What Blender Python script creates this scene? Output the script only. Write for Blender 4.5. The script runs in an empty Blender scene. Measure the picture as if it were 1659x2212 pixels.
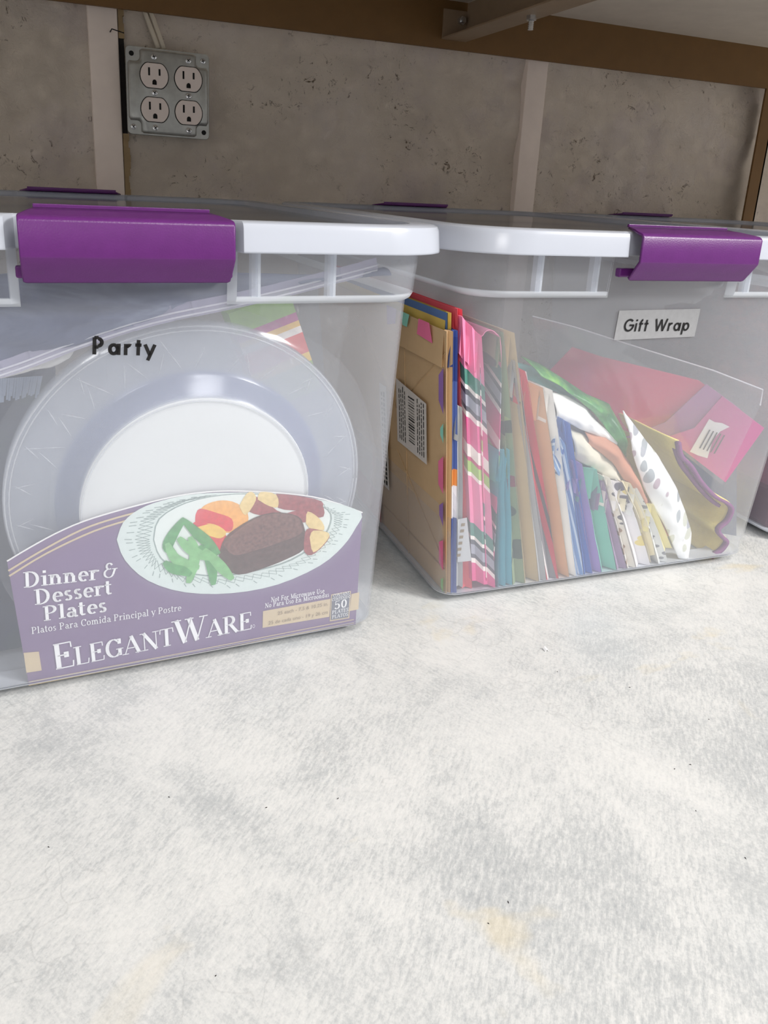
import bpy, bmesh, math, random
from mathutils import Matrix, Vector, noise

# ---------------------------------------------------------------- camera, light, exposure
scn = bpy.context.scene
COL = scn.collection
cam_data = bpy.data.cameras.new('camera')
cam_data.sensor_fit = 'VERTICAL'
cam_data.sensor_height = 36.0
cam_data.lens = 36.0 * 1678.33 / 2212.0
cam_data.shift_x = (829.5 - 803.67) / 2212.0
cam_data.shift_y = (925.07 - 1106.0) / 2212.0
cam_data.clip_start = 0.01
cam = bpy.data.objects.new('camera', cam_data)
COL.objects.link(cam)
R_ = Vector((0.9318, -0.3598, 0.0480)); D_ = Vector((-0.0634, -0.2917, -0.9544)); F_ = Vector((0.3574, 0.8863, -0.2947))
cam.matrix_world = Matrix(((R_.x, -D_.x, -F_.x, 0.0), (R_.y, -D_.y, -F_.y, 0.0), (R_.z, -D_.z, -F_.z, 0.3598), (0, 0, 0, 1)))
scn.camera = cam

world = bpy.data.worlds.new('room_light')
scn.world = world
world.use_nodes = True
world.node_tree.nodes['Background'].inputs[0].default_value = (0.99, 0.99, 0.99, 1)
world.node_tree.nodes['Background'].inputs[1].default_value = 0.62

def area(name, loc, target, sx, sy, power, color):
    d = bpy.data.lights.new(name, 'AREA'); d.shape = 'RECTANGLE'; d.size = sx; d.size_y = sy
    d.energy = power; d.color = color
    o = bpy.data.objects.new(name, d); COL.objects.link(o)
    o.location = loc
    o.rotation_euler = (Vector(target) - Vector(loc)).to_track_quat('-Z', 'Y').to_euler()
    return o
area('ceiling_lamp', (2.03, -1.23, 1.68), (0.35, 0.45, 0.2), 0.6, 0.35, 70, (1.0, 0.98, 0.95))
area('overhead_fill', (0.85, -0.85, 2.45), (0.35, 0.45, 0.2), 1.0, 0.4, 37, (1.0, 0.98, 0.96))  # added light that brightens the latch tops; no such fixture is known
area('front_left_fill', (-1.0, -2.7, 1.7), (0.3, 0.5, 0.1), 0.9, 0.5, 26, (1.0, 0.98, 0.96))  # added front-left fill for the upright bin faces, not a known fixture

scn.view_settings.view_transform = 'Standard'
scn.view_settings.look = 'None'
scn.view_settings.exposure = 0.0
scn.view_settings.gamma = 1.0
scn.view_settings.use_curve_mapping = False
scn.cycles.transparent_max_bounces = 28
scn.cycles.max_bounces = 8
scn.cycles.adaptive_threshold = 0.04

# ---------------------------------------------------------------- materials
def srgb(r, g, b):
    f = lambda c: (c / 255 / 12.92) if c / 255 <= 0.04045 else ((c / 255 + 0.055) / 1.055) ** 2.4
    return (f(r), f(g), f(b), 1.0)

class NT:
    def __init__(s, name):
        s.m = bpy.data.materials.new(name); s.m.use_nodes = True
        s.t = s.m.node_tree; s.n = s.t.nodes; s.l = s.t.links
        s.b = s.n['Principled BSDF']; s.out = s.n['Material Output']
        s.tc = None
    def node(s, typ, **kw):
        n = s.n.new(typ)
        for k, v in kw.items(): setattr(n, k, v)
        return n
    def coord(s):
        if not s.tc: s.tc = s.node('ShaderNodeTexCoord')
        return s.tc.outputs['Object']
    def mapping(s, scale=(1, 1, 1), rot=(0, 0, 0), loc=(0, 0, 0)):
        m = s.node('ShaderNodeMapping')
        m.inputs['Scale'].default_value = scale; m.inputs['Rotation'].default_value = rot; m.inputs['Location'].default_value = loc
        s.l.new(s.coord(), m.inputs[0]); return m.outputs[0]
    def along(s, angle, stretch):
        m = s.node('ShaderNodeMapping', vector_type='TEXTURE')
        m.inputs['Rotation'].default_value = (0, 0, angle); m.inputs['Scale'].default_value = (stretch, 1, 1)
        s.l.new(s.coord(), m.inputs[0]); return m.outputs[0]
    def noise(s, scale, detail=4, rough=0.55, vec=None, dist=0.0):
        n = s.node('ShaderNodeTexNoise'); n.inputs['Scale'].default_value = scale
        n.inputs['Detail'].default_value = detail; n.inputs['Roughness'].default_value = rough; n.inputs['Distortion'].default_value = dist
        s.l.new(vec if vec is not None else s.coord(), n.inputs['Vector']); return n.outputs['Fac']
    def ramp(s, fac, stops, interp='LINEAR'):
        r = s.node('ShaderNodeValToRGB'); cr = r.color_ramp; cr.interpolation = interp
        while len(cr.elements) < len(stops): cr.elements.new(0.5)
        for e, (p, c) in zip(cr.elements, stops): e.position = p; e.color = c if len(c) == 4 else (*c, 1)
        s.l.new(fac, r.inputs[0]); return r.outputs[0]
    def mix(s, fac, a, b, mode='MIX'):
        m = s.node('ShaderNodeMix', data_type='RGBA', blend_type=mode)
        for sock, v in ((m.inputs[0], fac), (m.inputs[6], a), (m.inputs[7], b)):
            if hasattr(v, 'links') or isinstance(v, bpy.types.NodeSocket): s.l.new(v, sock)
            else: sock.default_value = v
        return m.outputs[2]
    def math(s, op, a, b=None):
        m = s.node('ShaderNodeMath', operation=op)
        for sock, v in ((m.inputs[0], a), (m.inputs[1], b)):
            if v is None: continue
            if isinstance(v, bpy.types.NodeSocket): s.l.new(v, sock)
            else: sock.default_value = v
        return m.outputs[0]
    def bump(s, h, strength=0.3, dist=0.002):
        b = s.node('ShaderNodeBump'); b.inputs['Strength'].default_value = strength; b.inputs['Distance'].default_value = dist
        s.l.new(h, b.inputs['Height']); s.l.new(b.outputs[0], s.b.inputs['Normal']); return b
    def base(s, c):
        if isinstance(c, bpy.types.NodeSocket): s.l.new(c, s.b.inputs['Base Color'])
        else: s.b.inputs['Base Color'].default_value = c
    def set(s, **kw):
        for k, v in kw.items(): s.b.inputs[k.replace('_', ' ')].default_value = v
        return s

def plain(name, c, rough=0.6, vary=0.06, scale=60, metal=0.0, bump=0.0, bscale=300, spec=0.4):
    t = NT(name)
    if vary:
        n = t.noise(scale)
        lo = tuple(x * (1 - vary) for x in c[:3]) + (1,); hi = tuple(min(1, x * (1 + vary)) for x in c[:3]) + (1,)
        t.base(t.ramp(n, [(0.3, lo), (0.7, hi)]))
    else: t.base(c)
    t.set(Roughness=rough, Metallic=metal)
    t.b.inputs['Specular IOR Level'].default_value = spec
    if bump: t.bump(t.noise(bscale), bump, 0.001)
    return t.m

def frosted(name, color, alpha, rough=0.35, trans=0.4, spec=0.35, tint=(0.98, 0.985, 0.992, 1), streak=0.0):
    """milky polypropylene: clear share + scattering share + a surface sheen"""
    t = NT(name); t.n.remove(t.b)
    tr = t.node('ShaderNodeBsdfTransparent'); tr.inputs[0].default_value = tint
    df = t.node('ShaderNodeBsdfDiffuse'); df.inputs[0].default_value = color
    tl = t.node('ShaderNodeBsdfTranslucent'); tl.inputs[0].default_value = color
    m1 = t.node('ShaderNodeMixShader'); m1.inputs[0].default_value = trans
    t.l.new(df.outputs[0], m1.inputs[1]); t.l.new(tl.outputs[0], m1.inputs[2])
    m2 = t.node('ShaderNodeMixShader'); m2.inputs[0].default_value = alpha
    if streak:
        n = t.noise(9, 3, 0.5)
        t.l.new(t.math('ADD', t.math('MULTIPLY', t.math('SUBTRACT', n, 0.5), streak), alpha), m2.inputs[0])
    t.l.new(tr.outputs[0], m2.inputs[1]); t.l.new(m1.outputs[0], m2.inputs[2])
    gl = t.node('ShaderNodeBsdfGlossy'); gl.inputs['Roughness'].default_value = rough
    lw = t.node('ShaderNodeLayerWeight'); lw.inputs['Blend'].default_value = 0.5
    m3 = t.node('ShaderNodeMixShader')
    fr = t.math('ADD', t.math('MULTIPLY', t.math('POWER', lw.outputs['Facing'], 5.0), 0.6), 0.035)
    t.l.new(t.math('MULTIPLY', fr, spec), m3.inputs[0])
    t.l.new(m2.outputs[0], m3.inputs[1]); t.l.new(gl.outputs[0], m3.inputs[2])
    t.l.new(m3.outputs[0], t.out.inputs[0])
    return t.m

M = {}
M['tote'] = frosted('tote_plastic', srgb(228, 231, 238), 0.145, 0.32, 0.35, 0.5, streak=0.03)
M['tote_edge'] = frosted('tote_edge_plastic', srgb(240, 244, 250), 0.62, 0.3, 0.35, 0.5)
M['base'] = plain('thick_tote_base', srgb(214, 218, 226), .4, .02, 20)
M['rib'] = frosted('rib_plastic', srgb(236, 240, 248), 0.30, 0.3, 0.35, 0.5)
M['collar'] = frosted('tote_collar_plastic', srgb(236, 240, 248), 0.14, 0.25, 0.35, 0.5)
M['rim'] = frosted('lid_rim_plastic', srgb(210, 214, 224), 0.66, 0.22, 0.15, 0.9)
M['lid'] = frosted('lid_panel_plastic', srgb(200, 204, 212), 0.20, 0.13, 0.45, 1.3)
M['purple'] = plain('latch_purple', srgb(90, 32, 102), 0.32, 0.05, 120, bump=0.12, bscale=900)
M['black'] = plain('black_print', srgb(14, 12, 14), 0.6, 0)
M['film'] = frosted('clear_film', srgb(235, 238, 242), 0.05, 0.12, 0.4, 1.6)
M['film2'] = frosted('cloudy_film', srgb(215, 215, 225), 0.30, 0.2, 0.4, 1.2)

def table_mat():
    t = NT('worn_white_board')
    big = t.noise(5.5, 8, 0.66, dist=0.35)
    scr = t.noise(430, 5, 0.66, t.along(0.87, 3.4), 0.1)
    scr2 = t.noise(430, 5, 0.66, t.along(-1.05, 3.4), 0.1)
    fine = t.noise(520, 4, 0.75)
    mid = t.noise(17, 7, 0.7, dist=0.5)
    msk = t.noise(2.6, 3, 0.5)
    s = t.mix(t.ramp(msk, [(0.40, (0, 0, 0)), (0.60, (1, 1, 1))]), scr, scr2)
    f = t.math('ADD', t.math('ADD', t.math('MULTIPLY', big, 0.45), t.math('MULTIPLY', mid, 0.35)), t.math('ADD', t.math('MULTIPLY', s, 0.44), t.math('MULTIPLY', fine, 0.28)))
    c = t.ramp(f, [(0.60, srgb(164, 166, 167)), (0.71, srgb(184, 185, 184)), (0.77, srgb(198, 198, 196)), (0.86, srgb(209, 208, 205))])
    st = t.noise(7, 4, 0.6, t.mapping((1, 1.6, 1), (0, 0, 0.4), (3.1, 1.7, 0)), 0.6)
    c = t.mix(t.ramp(st, [(0.615, (0, 0, 0)), (0.70, (0.45, 0.45, 0.45))]), c, srgb(206, 192, 160))
    bl = t.noise(3.2, 3, 0.5, t.mapping((1, 1, 1), (0, 0, 0), (7.1, 2.2, 0)))
    c = t.mix(t.ramp(bl, [(0.55, (0, 0, 0)), (0.72, (0.35, 0.35, 0.35))]), c, srgb(190, 200, 206))
    cr = t.node('ShaderNodeTexVoronoi', feature='DISTANCE_TO_EDGE'); cr.inputs['Scale'].default_value = 24
    dv = t.node('ShaderNodeVectorMath', operation='ADD')
    nz = t.node('ShaderNodeTexNoise'); nz.inputs['Scale'].default_value = 30; t.l.new(t.coord(), nz.inputs['Vector'])
    sc = t.node('ShaderNodeVectorMath', operation='SCALE'); sc.inputs['Scale'].default_value = 0.05; t.l.new(nz.outputs['Color'], sc.inputs[0])
    t.l.new(t.coord(), dv.inputs[0]); t.l.new(sc.outputs[0], dv.inputs[1]); t.l.new(dv.outputs[0], cr.inputs['Vector'])
    ck = t.ramp(cr.outputs[0], [(0.0, (1, 1, 1)), (0.02, (0, 0, 0))])
    cm = t.ramp(t.noise(6, 2), [(0.5, (0, 0, 0)), (0.62, (0.22, 0.22, 0.22))])
    c = t.mix(t.mix(1.0, ck, cm, 'MULTIPLY'), c, srgb(140, 140, 140))
    t.base(c); t.set(Roughness=0.55); t.b.inputs['Specular IOR Level'].default_value = 0.3
    t.bump(f, 0.25, 0.0015)
    return t.m
M['table'] = table_mat()

def wall_mat():
    t = NT('rough_painted_plaster')
    n1 = t.noise(5, 6, 0.6); n2 = t.noise(48, 9, 0.78, None, 0.6); n3 = t.noise(14, 4, 0.6)
    c = t.ramp(n1, [(0.3, srgb(224, 210, 194)), (0.5, srgb(242, 228, 212)), (0.7, srgb(244, 232, 222))])
    pit = t.noise(70, 6, 0.8, dist=1.2)
    pm = t.mix(1.0, t.ramp(pit, [(0.57, (0, 0, 0)), (0.64, (1, 1, 1))]), t.ramp(n3, [(0.47, (0, 0, 0)), (0.60, (1.0, 1.0, 1.0))]), 'MULTIPLY')
    c = t.mix(pm, c, srgb(128, 110, 90))
    bl = t.noise(11, 5, 0.65, t.mapping((1, 1, 1), (0, 0, 0), (4.0, 0, 2.0)))
    c = t.mix(t.ramp(bl, [(0.50, (0, 0, 0)), (0.68, (0.3, 0.3, 0.3))]), c, srgb(216, 202, 208))
    t.base(c); t.set(Roughness=0.9); t.b.inputs['Specular IOR Level'].default_value = 0.15
    h = t.math('ADD', t.math('MULTIPLY', n2, 0.7), n3)
    t.bump(h, 0.75, 0.022)
    return t.m
M['wall'] = wall_mat()
M['stud'] = plain('painted_stud', srgb(232, 218, 208), 0.7, 0.05, 25, bump=0.2, bscale=60)
M['foam'] = plain('yellowed_filler', srgb(150, 128, 96), 0.9, 0.15, 60, bump=0.5, bscale=120)
M['dark'] = plain('shade_and_crumb_dark', srgb(28, 24, 22), 0.9, 0.1)  # one dark colour for the painted shade by the stud and the real crumbs
M['beam'] = plain('brown_steel_paint', srgb(112, 82, 46), 0.5, 0.05, 40, spec=0.3)
M['brace'] = plain('tan_steel_paint', srgb(150, 128, 104), 0.5, 0.05, 40)
M['panel'] = plain('cream_panel', srgb(214, 204, 190), 0.7, 0.04, 30)
M['steel'] = plain('galvanised_steel', srgb(166, 166, 162), 0.42, 0.10, 90, metal=0.85, bump=0.05, bscale=200)
M['zinc'] = plain('zinc_screw', srgb(205, 205, 205), 0.25, 0.05, 200, metal=0.9)
M['outlet'] = plain('outlet_plastic', srgb(226, 212, 204), 0.35, 0.02, 50)
M['slot'] = plain('slot_black', srgb(10, 9, 9), 0.8, 0)
M['cable'] = plain('cream_cable', srgb(206, 196, 178), 0.5, 0.05)
M['floor'] = plain('floor_concrete', srgb(150, 148, 145), 0.8, 0.1, 8)

# ---------------------------------------------------------------- mesh helpers
class G:
    def __init__(s): s.v = []; s.f = []; s.mi = []
    def add(s, vs, fs, mi=0):
        o = len(s.v); s.v += [tuple(p) for p in vs]
        s.f += [tuple(i + o for i in f) for f in fs]; s.mi += [mi] * len(fs); return s
    def box(s, a, b, mi=0, bev=0.0):
        (x0, y0, z0), (x1, y1, z1) = a, b
        if bev <= 0:
            return s.add([(x, y, z) for z in (z0, z1) for x, y in ((x0, y0), (x1, y0), (x1, y1), (x0, y1))],
                         [(0, 3, 2, 1), (4, 5, 6, 7), (0, 1, 5, 4), (1, 2, 6, 5), (2, 3, 7, 6), (3, 0, 4, 7)], mi)
        bm = bmesh.new(); bmesh.ops.create_cube(bm, size=1)
        for v in bm.verts: v.co = Vector((x0 + (v.co.x + .5) * (x1 - x0), y0 + (v.co.y + .5) * (y1 - y0), z0 + (v.co.z + .5) * (z1 - z0)))
        bmesh.ops.bevel(bm, geom=bm.edges[:], offset=bev, segments=2, affect='EDGES', profile=0.5)
        bm.verts.index_update()
        s.add([v.co[:] for v in bm.verts], [[v.index for v in f.verts] for f in bm.faces], mi); bm.free(); return s
    def loft(s, rings, closed=True, mi=0, mfun=None, cap0=False, cap1=False):
        n = len(rings[0]); o = len(s.v)
        for r in rings: s.v += [tuple(p) for p in r]
        for k in range(len(rings) - 1):
            for i in range(n if closed else n - 1):
                j = (i + 1) % n
                s.f.append((o + k * n + i, o + k * n + j, o + (k + 1) * n + j, o + (k + 1) * n + i))
                s.mi.append(mfun(k, i) if mfun else mi)
        if cap0: s.f.append(tuple(o + i for i in reversed(range(n)))); s.mi.append(mi)
        if cap1: s.f.append(tuple(o + (len(rings) - 1) * n + i for i in range(n))); s.mi.append(mfun(len(rings) - 1, 0) if mfun else mi)
        return s
    def tube(s, pts, r, n=8, mi=0):
        pts = [Vector(p) for p in pts]; rings = []
        for k, p in enumerate(pts):
            d = (pts[min(k + 1, len(pts) - 1)] - pts[max(k - 1, 0)]).normalized()
            a = d.orthogonal().normalized() if k == 0 else (a - d * a.dot(d)).normalized()
            b = d.cross(a); rr = r[k] if isinstance(r, (list, tuple)) else r
            rings.append([p + (a * math.cos(t) + b * math.sin(t)) * rr for t in [2 * math.pi * q / n for q in range(n)]])
        return s.loft(rings, True, mi, cap0=True, cap1=True)
    def cyl(s, c, axis, r, h, n=16, mi=0):
        c = Vector(c); ax = Vector(axis).normalized(); return s.tube([c, c + ax * h], r, n, mi)
    def prism(s, poly, fn, d, mi=0):
        """poly: 2D points, fn(x, y, depth) -> 3D; closed solid between depth 0 and d"""
        n = len(poly); o = len(s.v)
        s.v += [tuple(fn(x, y, 0)) for x, y in poly] + [tuple(fn(x, y, d)) for x, y in poly]
        s.f.append(tuple(o + i for i in range(n))); s.f.append(tuple(o + n + i for i in reversed(range(n)))); s.mi += [mi, mi]
        for i in range(n):
            j = (i + 1) % n; s.f.append((o + j, o + i, o + n + i, o + n + j)); s.mi.append(mi)
        return s
    def map(s, fn): s.v = [tuple(fn(*p)) for p in s.v]; return s

def mesh_obj(name, g, mats, parent=None, smooth=False, recentre=False, solid=0.0, soff=-1.0):
    if not isinstance(mats, (list, tuple)): mats = [mats]
    off = Vector((0, 0, 0))
    if recentre:
        xs = [p[0] for p in g.v]; ys = [p[1] for p in g.v]; zs = [p[2] for p in g.v]
        off = Vector(((min(xs) + max(xs)) / 2, (min(ys) + max(ys)) / 2, min(zs)))
    me = bpy.data.meshes.new(name)
    me.from_pydata([tuple(Vector(p) - off) for p in g.v], [], g.f)
    for m in mats: me.materials.append(m)
    me.polygons.foreach_set('material_index', g.mi)
    bm = bmesh.new(); bm.from_mesh(me); bmesh.ops.recalc_face_normals(bm, faces=bm.faces[:]); bm.to_mesh(me); bm.free()
    if smooth: me.shade_smooth() if hasattr(me, 'shade_smooth') else me.polygons.foreach_set('use_smooth', [True] * len(me.polygons))
    o = bpy.data.objects.new(name, me); COL.objects.link(o)
    if parent: o.parent = parent
    o.location = off
    if solid:
        md = o.modifiers.new('thickness', 'SOLIDIFY'); md.thickness = solid; md.offset = soff
    return o

def smooth_angle(o, deg=40):
    me = o.data
    me.polygons.foreach_set('use_smooth', [True] * len(me.polygons))
    bm = bmesh.new(); bm.from_mesh(me)
    for e in bm.edges:
        if len(e.link_faces) == 2 and e.calc_face_angle(0) > math.radians(deg): e.smooth = False
    bm.to_mesh(me); bm.free()
    return o

def tag(o, label=None, cat=None, group=None, kind=None):
    for k, v in (('label', label), ('category', cat), ('group', group), ('kind', kind)):
        if v: o[k] = v
    return o

def empty(name, loc, rot, label, cat, group=None):
    o = bpy.data.objects.new(name, None); o.empty_display_size = 0.05; COL.objects.link(o)
    o.location = loc; o.rotation_euler = rot
    return tag(o, label, cat, group)

# ---------------------------------------------------------------- pen-drawn lettering
S_ = {}   # glyph -> (advance, [strokes], [serifs]);  stroke: ('l', pts..) or ('a', cx, cy, rx, ry, a0, a1); '+'/'-' force thick / thin
def gl(ch, adv, strokes, serifs=()): S_[ch] = (adv, strokes, serifs)
def L(*p): return ('l', p)
def A(*p): return ('a', p)
X = 0.66
gl('D', .92, [L(.2, 0, .2, 1), A(.34, .5, .44, .5, -90, 90), L(.2, 0, .34, 0), L(.2, 1, .34, 1)], [(.14, 0, .14), (.14, 1, .14)])
gl('P', .80, [L(.2, 0, .2, 1), A(.38, .74, .3, .26, -90, 90), L(.2, .48, .38, .48), L(.2, 1, .38, 1)], [(.2, 0, .24), (.14, 1, .14)])
gl('R', .90, [L(.2, 0, .2, 1), A(.38, .75, .28, .25, -90, 90), L(.2, .5, .4, .5), L(.2, 1, .38, 1), ('+', (.44, .5, .78, 0))], [(.2, 0, .24), (.14, 1, .14), (.8, 0, .14)])
gl('E', .78, [L(.2, 0, .2, 1), ('-', (.1, 0, .7, 0, .72, .22)), ('-', (.1, 1, .68, 1, .69, .8)), ('-', (.2, .52, .5, .52)), L(.5, .42, .5, .62)], [])
gl('L', .74, [L(.2, 0, .2, 1), ('-', (.1, 0, .66, 0, .7, .25))], [(.2, 1, .26)])
gl('T', .80, [L(.4, 0, .4, 1), ('-', (.06, .76, .08, 1, .72, 1, .74, .76))], [(.4, 0, .26)])
gl('I', .42, [L(.2, 0, .2, 1)], [(.2, 0, .26), (.2, 1, .26)])
gl('F', .74, [L(.2, 0, .2, 1), ('-', (.1, 1, .66, 1, .68, .8)), ('-', (.2, .52, .5, .52)), L(.5, .42, .5, .62)], [(.2, 0, .26)])
gl('N', .98, [('-', (.2, 0, .2, 1)), ('+', (.18, 1, .8, 0)), ('-', (.8, 0, .8, 1))], [(.2, 0, .22), (.12, 1, .14), (.8, 1, .22)])
gl('M', 1.12, [('-', (.2, 0, .2, 1)), ('+', (.2, 1, .55, .05)), ('-', (.55, .05, .9, 1)), ('+', (.92, 0, .92, 1))], [(.2, 0, .2), (.14, 1, .14), (.92, 0, .26), (.96, 1, .14)])
gl('U', .92, [L(.2, 1, .2, .32), A(.46, .32, .26, .32, 180, 360), ('-', (.72, .32, .72, 1))], [(.2, 1, .26), (.72, 1, .22)])
gl('A', .92, [('-', (.1, 0, .46, 1)), ('+', (.45, 1, .8, 0)), ('-', (.22, .33, .66, .33))], [(.12, 0, .2), (.8, 0, .26)])
gl('V', .9, [('+', (.12, 1, .46, 0)), ('-', (.46, 0, .8, 1))], [(.12, 1, .26), (.8, 1, .2)])
gl('W', 1.3, [('+', (.12, 1, .42, 0)), ('-', (.42, 0, .68, .95)), ('+', (.62, 1, .9, 0)), ('-', (.9, 0, 1.2, 1))], [(.12, 1, .26), (.62, 1, .22), (1.18, 1, .22)])
gl('C', .86, [A(.48, .5, .38, .5, 48, 312), L(.76, .7, .76, .98)], [])
gl('G', .94, [A(.48, .5, .38, .5, 48, 320), L(.76, .72, .76, .98), L(.76, .06, .76, .44)], [(.76, .44, .24)])
gl('O', .96, [A(.48, .5, .38, .5, 0, 360)])
gl('S', .70, [A(.35, .75, .23, .25, 30, 270), A(.35, .25, .25, .25, -150, 90), ('-', (.55, .78, .56, .98)), ('-', (.12, .02, .12, .24))])
gl('a', .66, [A(.32, .48, .17, .18, 10, 170), L(.48, .48, .48, .1, .56, 0, .64, .04), A(.3, .18, .2, .18, 0, 360)])
gl('c', .60, [A(.34, .33, .25, .33, 50, 310), L(.5, .46, .5, .54)])
gl('d', .76, [A(.34, .33, .25, .33, 0, 360), L(.56, 0, .56, 1)], [(.62, 0, .12), (.48, 1, .14)])
gl('e', .64, [A(.34, .33, .25, .33, 0, 310), ('-', (.1, .36, .58, .36))])
gl('i', .40, [L(.2, 0, .2, X), L(.2, .84, .2, .98)], [(.2, 0, .24), (.13, X, .12)])
gl('l', .40, [L(.2, 0, .2, 1)], [(.2, 0, .24), (.13, 1, .12)])
gl('m', 1.16, [L(.2, 0, .2, X), A(.38, .44, .18, .22, 0, 170), L(.56, .44, .56, 0), A(.74, .44, .18, .22, 0, 170), L(.92, .44, .92, 0)], [(.2, 0, .22), (.13, X, .12), (.56, 0, .22), (.92, 0, .22)])
gl('n', .80, [L(.2, 0, .2, X), A(.38, .44, .2, .22, 0, 170), L(.58, .44, .58, 0)], [(.2, 0, .22), (.13, X, .12), (.58, 0, .22)])
gl('o', .68, [A(.34, .33, .26, .33, 0, 360)])
gl('p', .76, [L(.2, -.3, .2, X), A(.4, .33, .26, .33, 0, 360)], [(.2, -.3, .24), (.13, X, .12)])
gl('r', .60, [L(.2, 0, .2, X), A(.38, .46, .16, .2, 45, 170), L(.5, .56, .5, .64)], [(.2, 0, .24), (.13, X, .12)])
gl('s', .54, [A(.27, .5, .16, .16, 30, 270), A(.27, .17, .18, .17, -150, 90)])
gl('t', .48, [L(.2, .9, .2, .14, .28, .02, .4, .06), ('-', (.06, X, .4, X))])
gl('v', .66, [('+', (.08, X, .33, 0)), ('-', (.33, 0, .58, X))], [(.1, X, .2), (.58, X, .18)])
gl('w', .96, [('+', (.08, X, .3, 0)), ('-', (.3, 0, .5, X)), ('+', (.46, X, .68, 0)), ('-', (.68, 0, .9, X))], [(.1, X, .2), (.5, X, .16), (.9, X, .16)])
gl('y', .66, [('+', (.08, X, .34, 0)), ('-', (.58, X, .28, -.2, .14, -.28))], [(.1, X, .2), (.58, X, .18)])
gl('0', .72, [A(.36, .5, .27, .5, 0, 360)])
gl('5', .72, [('-', (.6, .97, .2, .97)), ('-', (.2, .97, .16, .52)), A(.34, .32, .28, .32, -150, 130)])
gl('&', .92, [A(.44, .76, .2, .22, 20, 300), A(.4, .27, .3, .3, 95, 340), L(.66, .2, .78, .56), ('-', (.6, .56, .92, .56))])
gl(' ', .40, [])
F_GLYPH = {   # geometric monoline capitals / lower case
 'P': (.62, [L(.1, 0, .1, 1), L(.1, 1, .3, 1), A(.3, .72, .25, .28, -90, 90), L(.1, .44, .3, .44)]),
 'a': (.72, [A(.34, .33, .27, .33, 0, 360), L(.61, 0, .61, .66)]),
 'r': (.42, [L(.1, 0, .1, .66), A(.3, .42, .2, .24, 60, 170)]),
 't': (.38, [L(.2, 0, .2, .92), L(.04, .62, .36, .62)]),
 'y': (.58, [L(.02, .66, .3, .02), L(.56, .66, .2, -.3)]),
 'G': (.88, [A(.48, .5, .42, .5, 48, 360), L(.52, .5, .9, .5)]),
 'i': (.26, [L(.12, 0, .12, .66), L(.12, .84, .12, .96)]),
 'f': (.36, [L(.14, 0, .14, .8), A(.28, .8, .14, .18, 90, 180), L(.02, .62, .34, .62)]),
 'W': (1.1, [L(.02, 1, .28, 0, .53, .95, .78, 0, 1.04, 1)]),
 'p': (.72, [A(.38, .33, .27, .33, 0, 360), L(.1, -.32, .1, .66)]),
 ' ': (.42, []),
}
def pen(text, size, thick, thin, serif=True, track=0.0, slant=0.0, small=None):
    """returns list of quads (each four 2D points) and the width; small caps when small is set (all but first letters)"""
    quads = []; x = 0.0
    def seg(pts, tt, tn, mode, sc, ox):
        for k in range(len(pts) - 1):
            (x0, y0), (x1, y1) = pts[k], pts[k + 1]
            dx, dy = x1 - x0, y1 - y0; ln = math.hypot(dx, dy) or 1e-9
            if mode == '+': w = tt
            elif mode == '-': w = tn
            else: w = tn + (tt - tn) * abs(dy / ln) ** 1.3
            nx, ny = -dy / ln * w / 2, dx / ln * w / 2
            ex, ey = dx / ln * 0.012, dy / ln * 0.012
            quads.append([(ox + a * sc, b * sc) for a, b in ((x0 - ex + nx, y0 - ey + ny), (x0 - ex - nx, y0 - ey - ny), (x1 + ex - nx, y1 + ey - ny), (x1 + ex + nx, y1 + ey + ny))])
    for i, ch in enumerate(text):
        sc = size
        if small and i not in small: sc = size * 0.74
        adv, st, se = S_[ch] if serif else (*F_GLYPH[ch], ())
        for kind, p in st:
            if kind == 'a':
                cx, cy, rx, ry, a0, a1 = p; n = max(6, int(abs(a1 - a0) / 16))
                rx -= thick / 2 * 0.6; ry -= thin / 2 * 0.6
                pts = [(cx + rx * math.cos(math.radians(a0 + (a1 - a0) * k / n)), cy + ry * math.sin(math.radians(a0 + (a1 - a0) * k / n))) for k in range(n + 1)]
                seg(pts, thick, thin, '', sc, x)
            else:
                pts = [(p[k], p[k + 1]) for k in range(0, len(p), 2)]
                seg(pts, thick, thin, kind if kind in '+-' else '', sc, x)
        for sx, sy, w in se:
            t = thin * 0.9; y0 = sy if sy < .01 else sy - t
            if sy < -.1: y0 = sy
            quads.append([(x + a * sc, b * sc) for a, b in ((sx - w / 2 - thick * .35, y0), (sx + w / 2 + thick * .35, y0), (sx + w / 2 + thick * .35, y0 + t), (sx - w / 2 - thick * .35, y0 + t))])
        x += (adv + track) * sc
    if slant: quads = [[(a + b * slant, b) for a, b in q] for q in quads]
    return quads, x
def lettering(g, text, origin, size, fn, thick, thin, serif=True, track=0.0, width=None, direction=(1, 0), up=None, slant=0.0, small=None, mi=0):
    quads, w = pen(text, size, thick, thin, serif, track, slant, small)
    k = (width / w) if width else 1.0
    ux, uy = direction; ln = math.hypot(ux, uy); ux /= ln; uy /= ln
    vx, vy = up if up else (-uy, ux)
    for q in quads:
        g.add([fn(origin[0] + a * k * ux + b * vx, origin[1] + a * k * uy + b * vy) for a, b in q], [(0, 1, 2, 3)], mi)
    return g

# ---------------------------------------------------------------- the setting
def structure(name, g, mats, label, **kw):
    o = mesh_obj(name, g, mats, **kw); o['kind'] = 'structure'; o['label'] = label; return o

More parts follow.
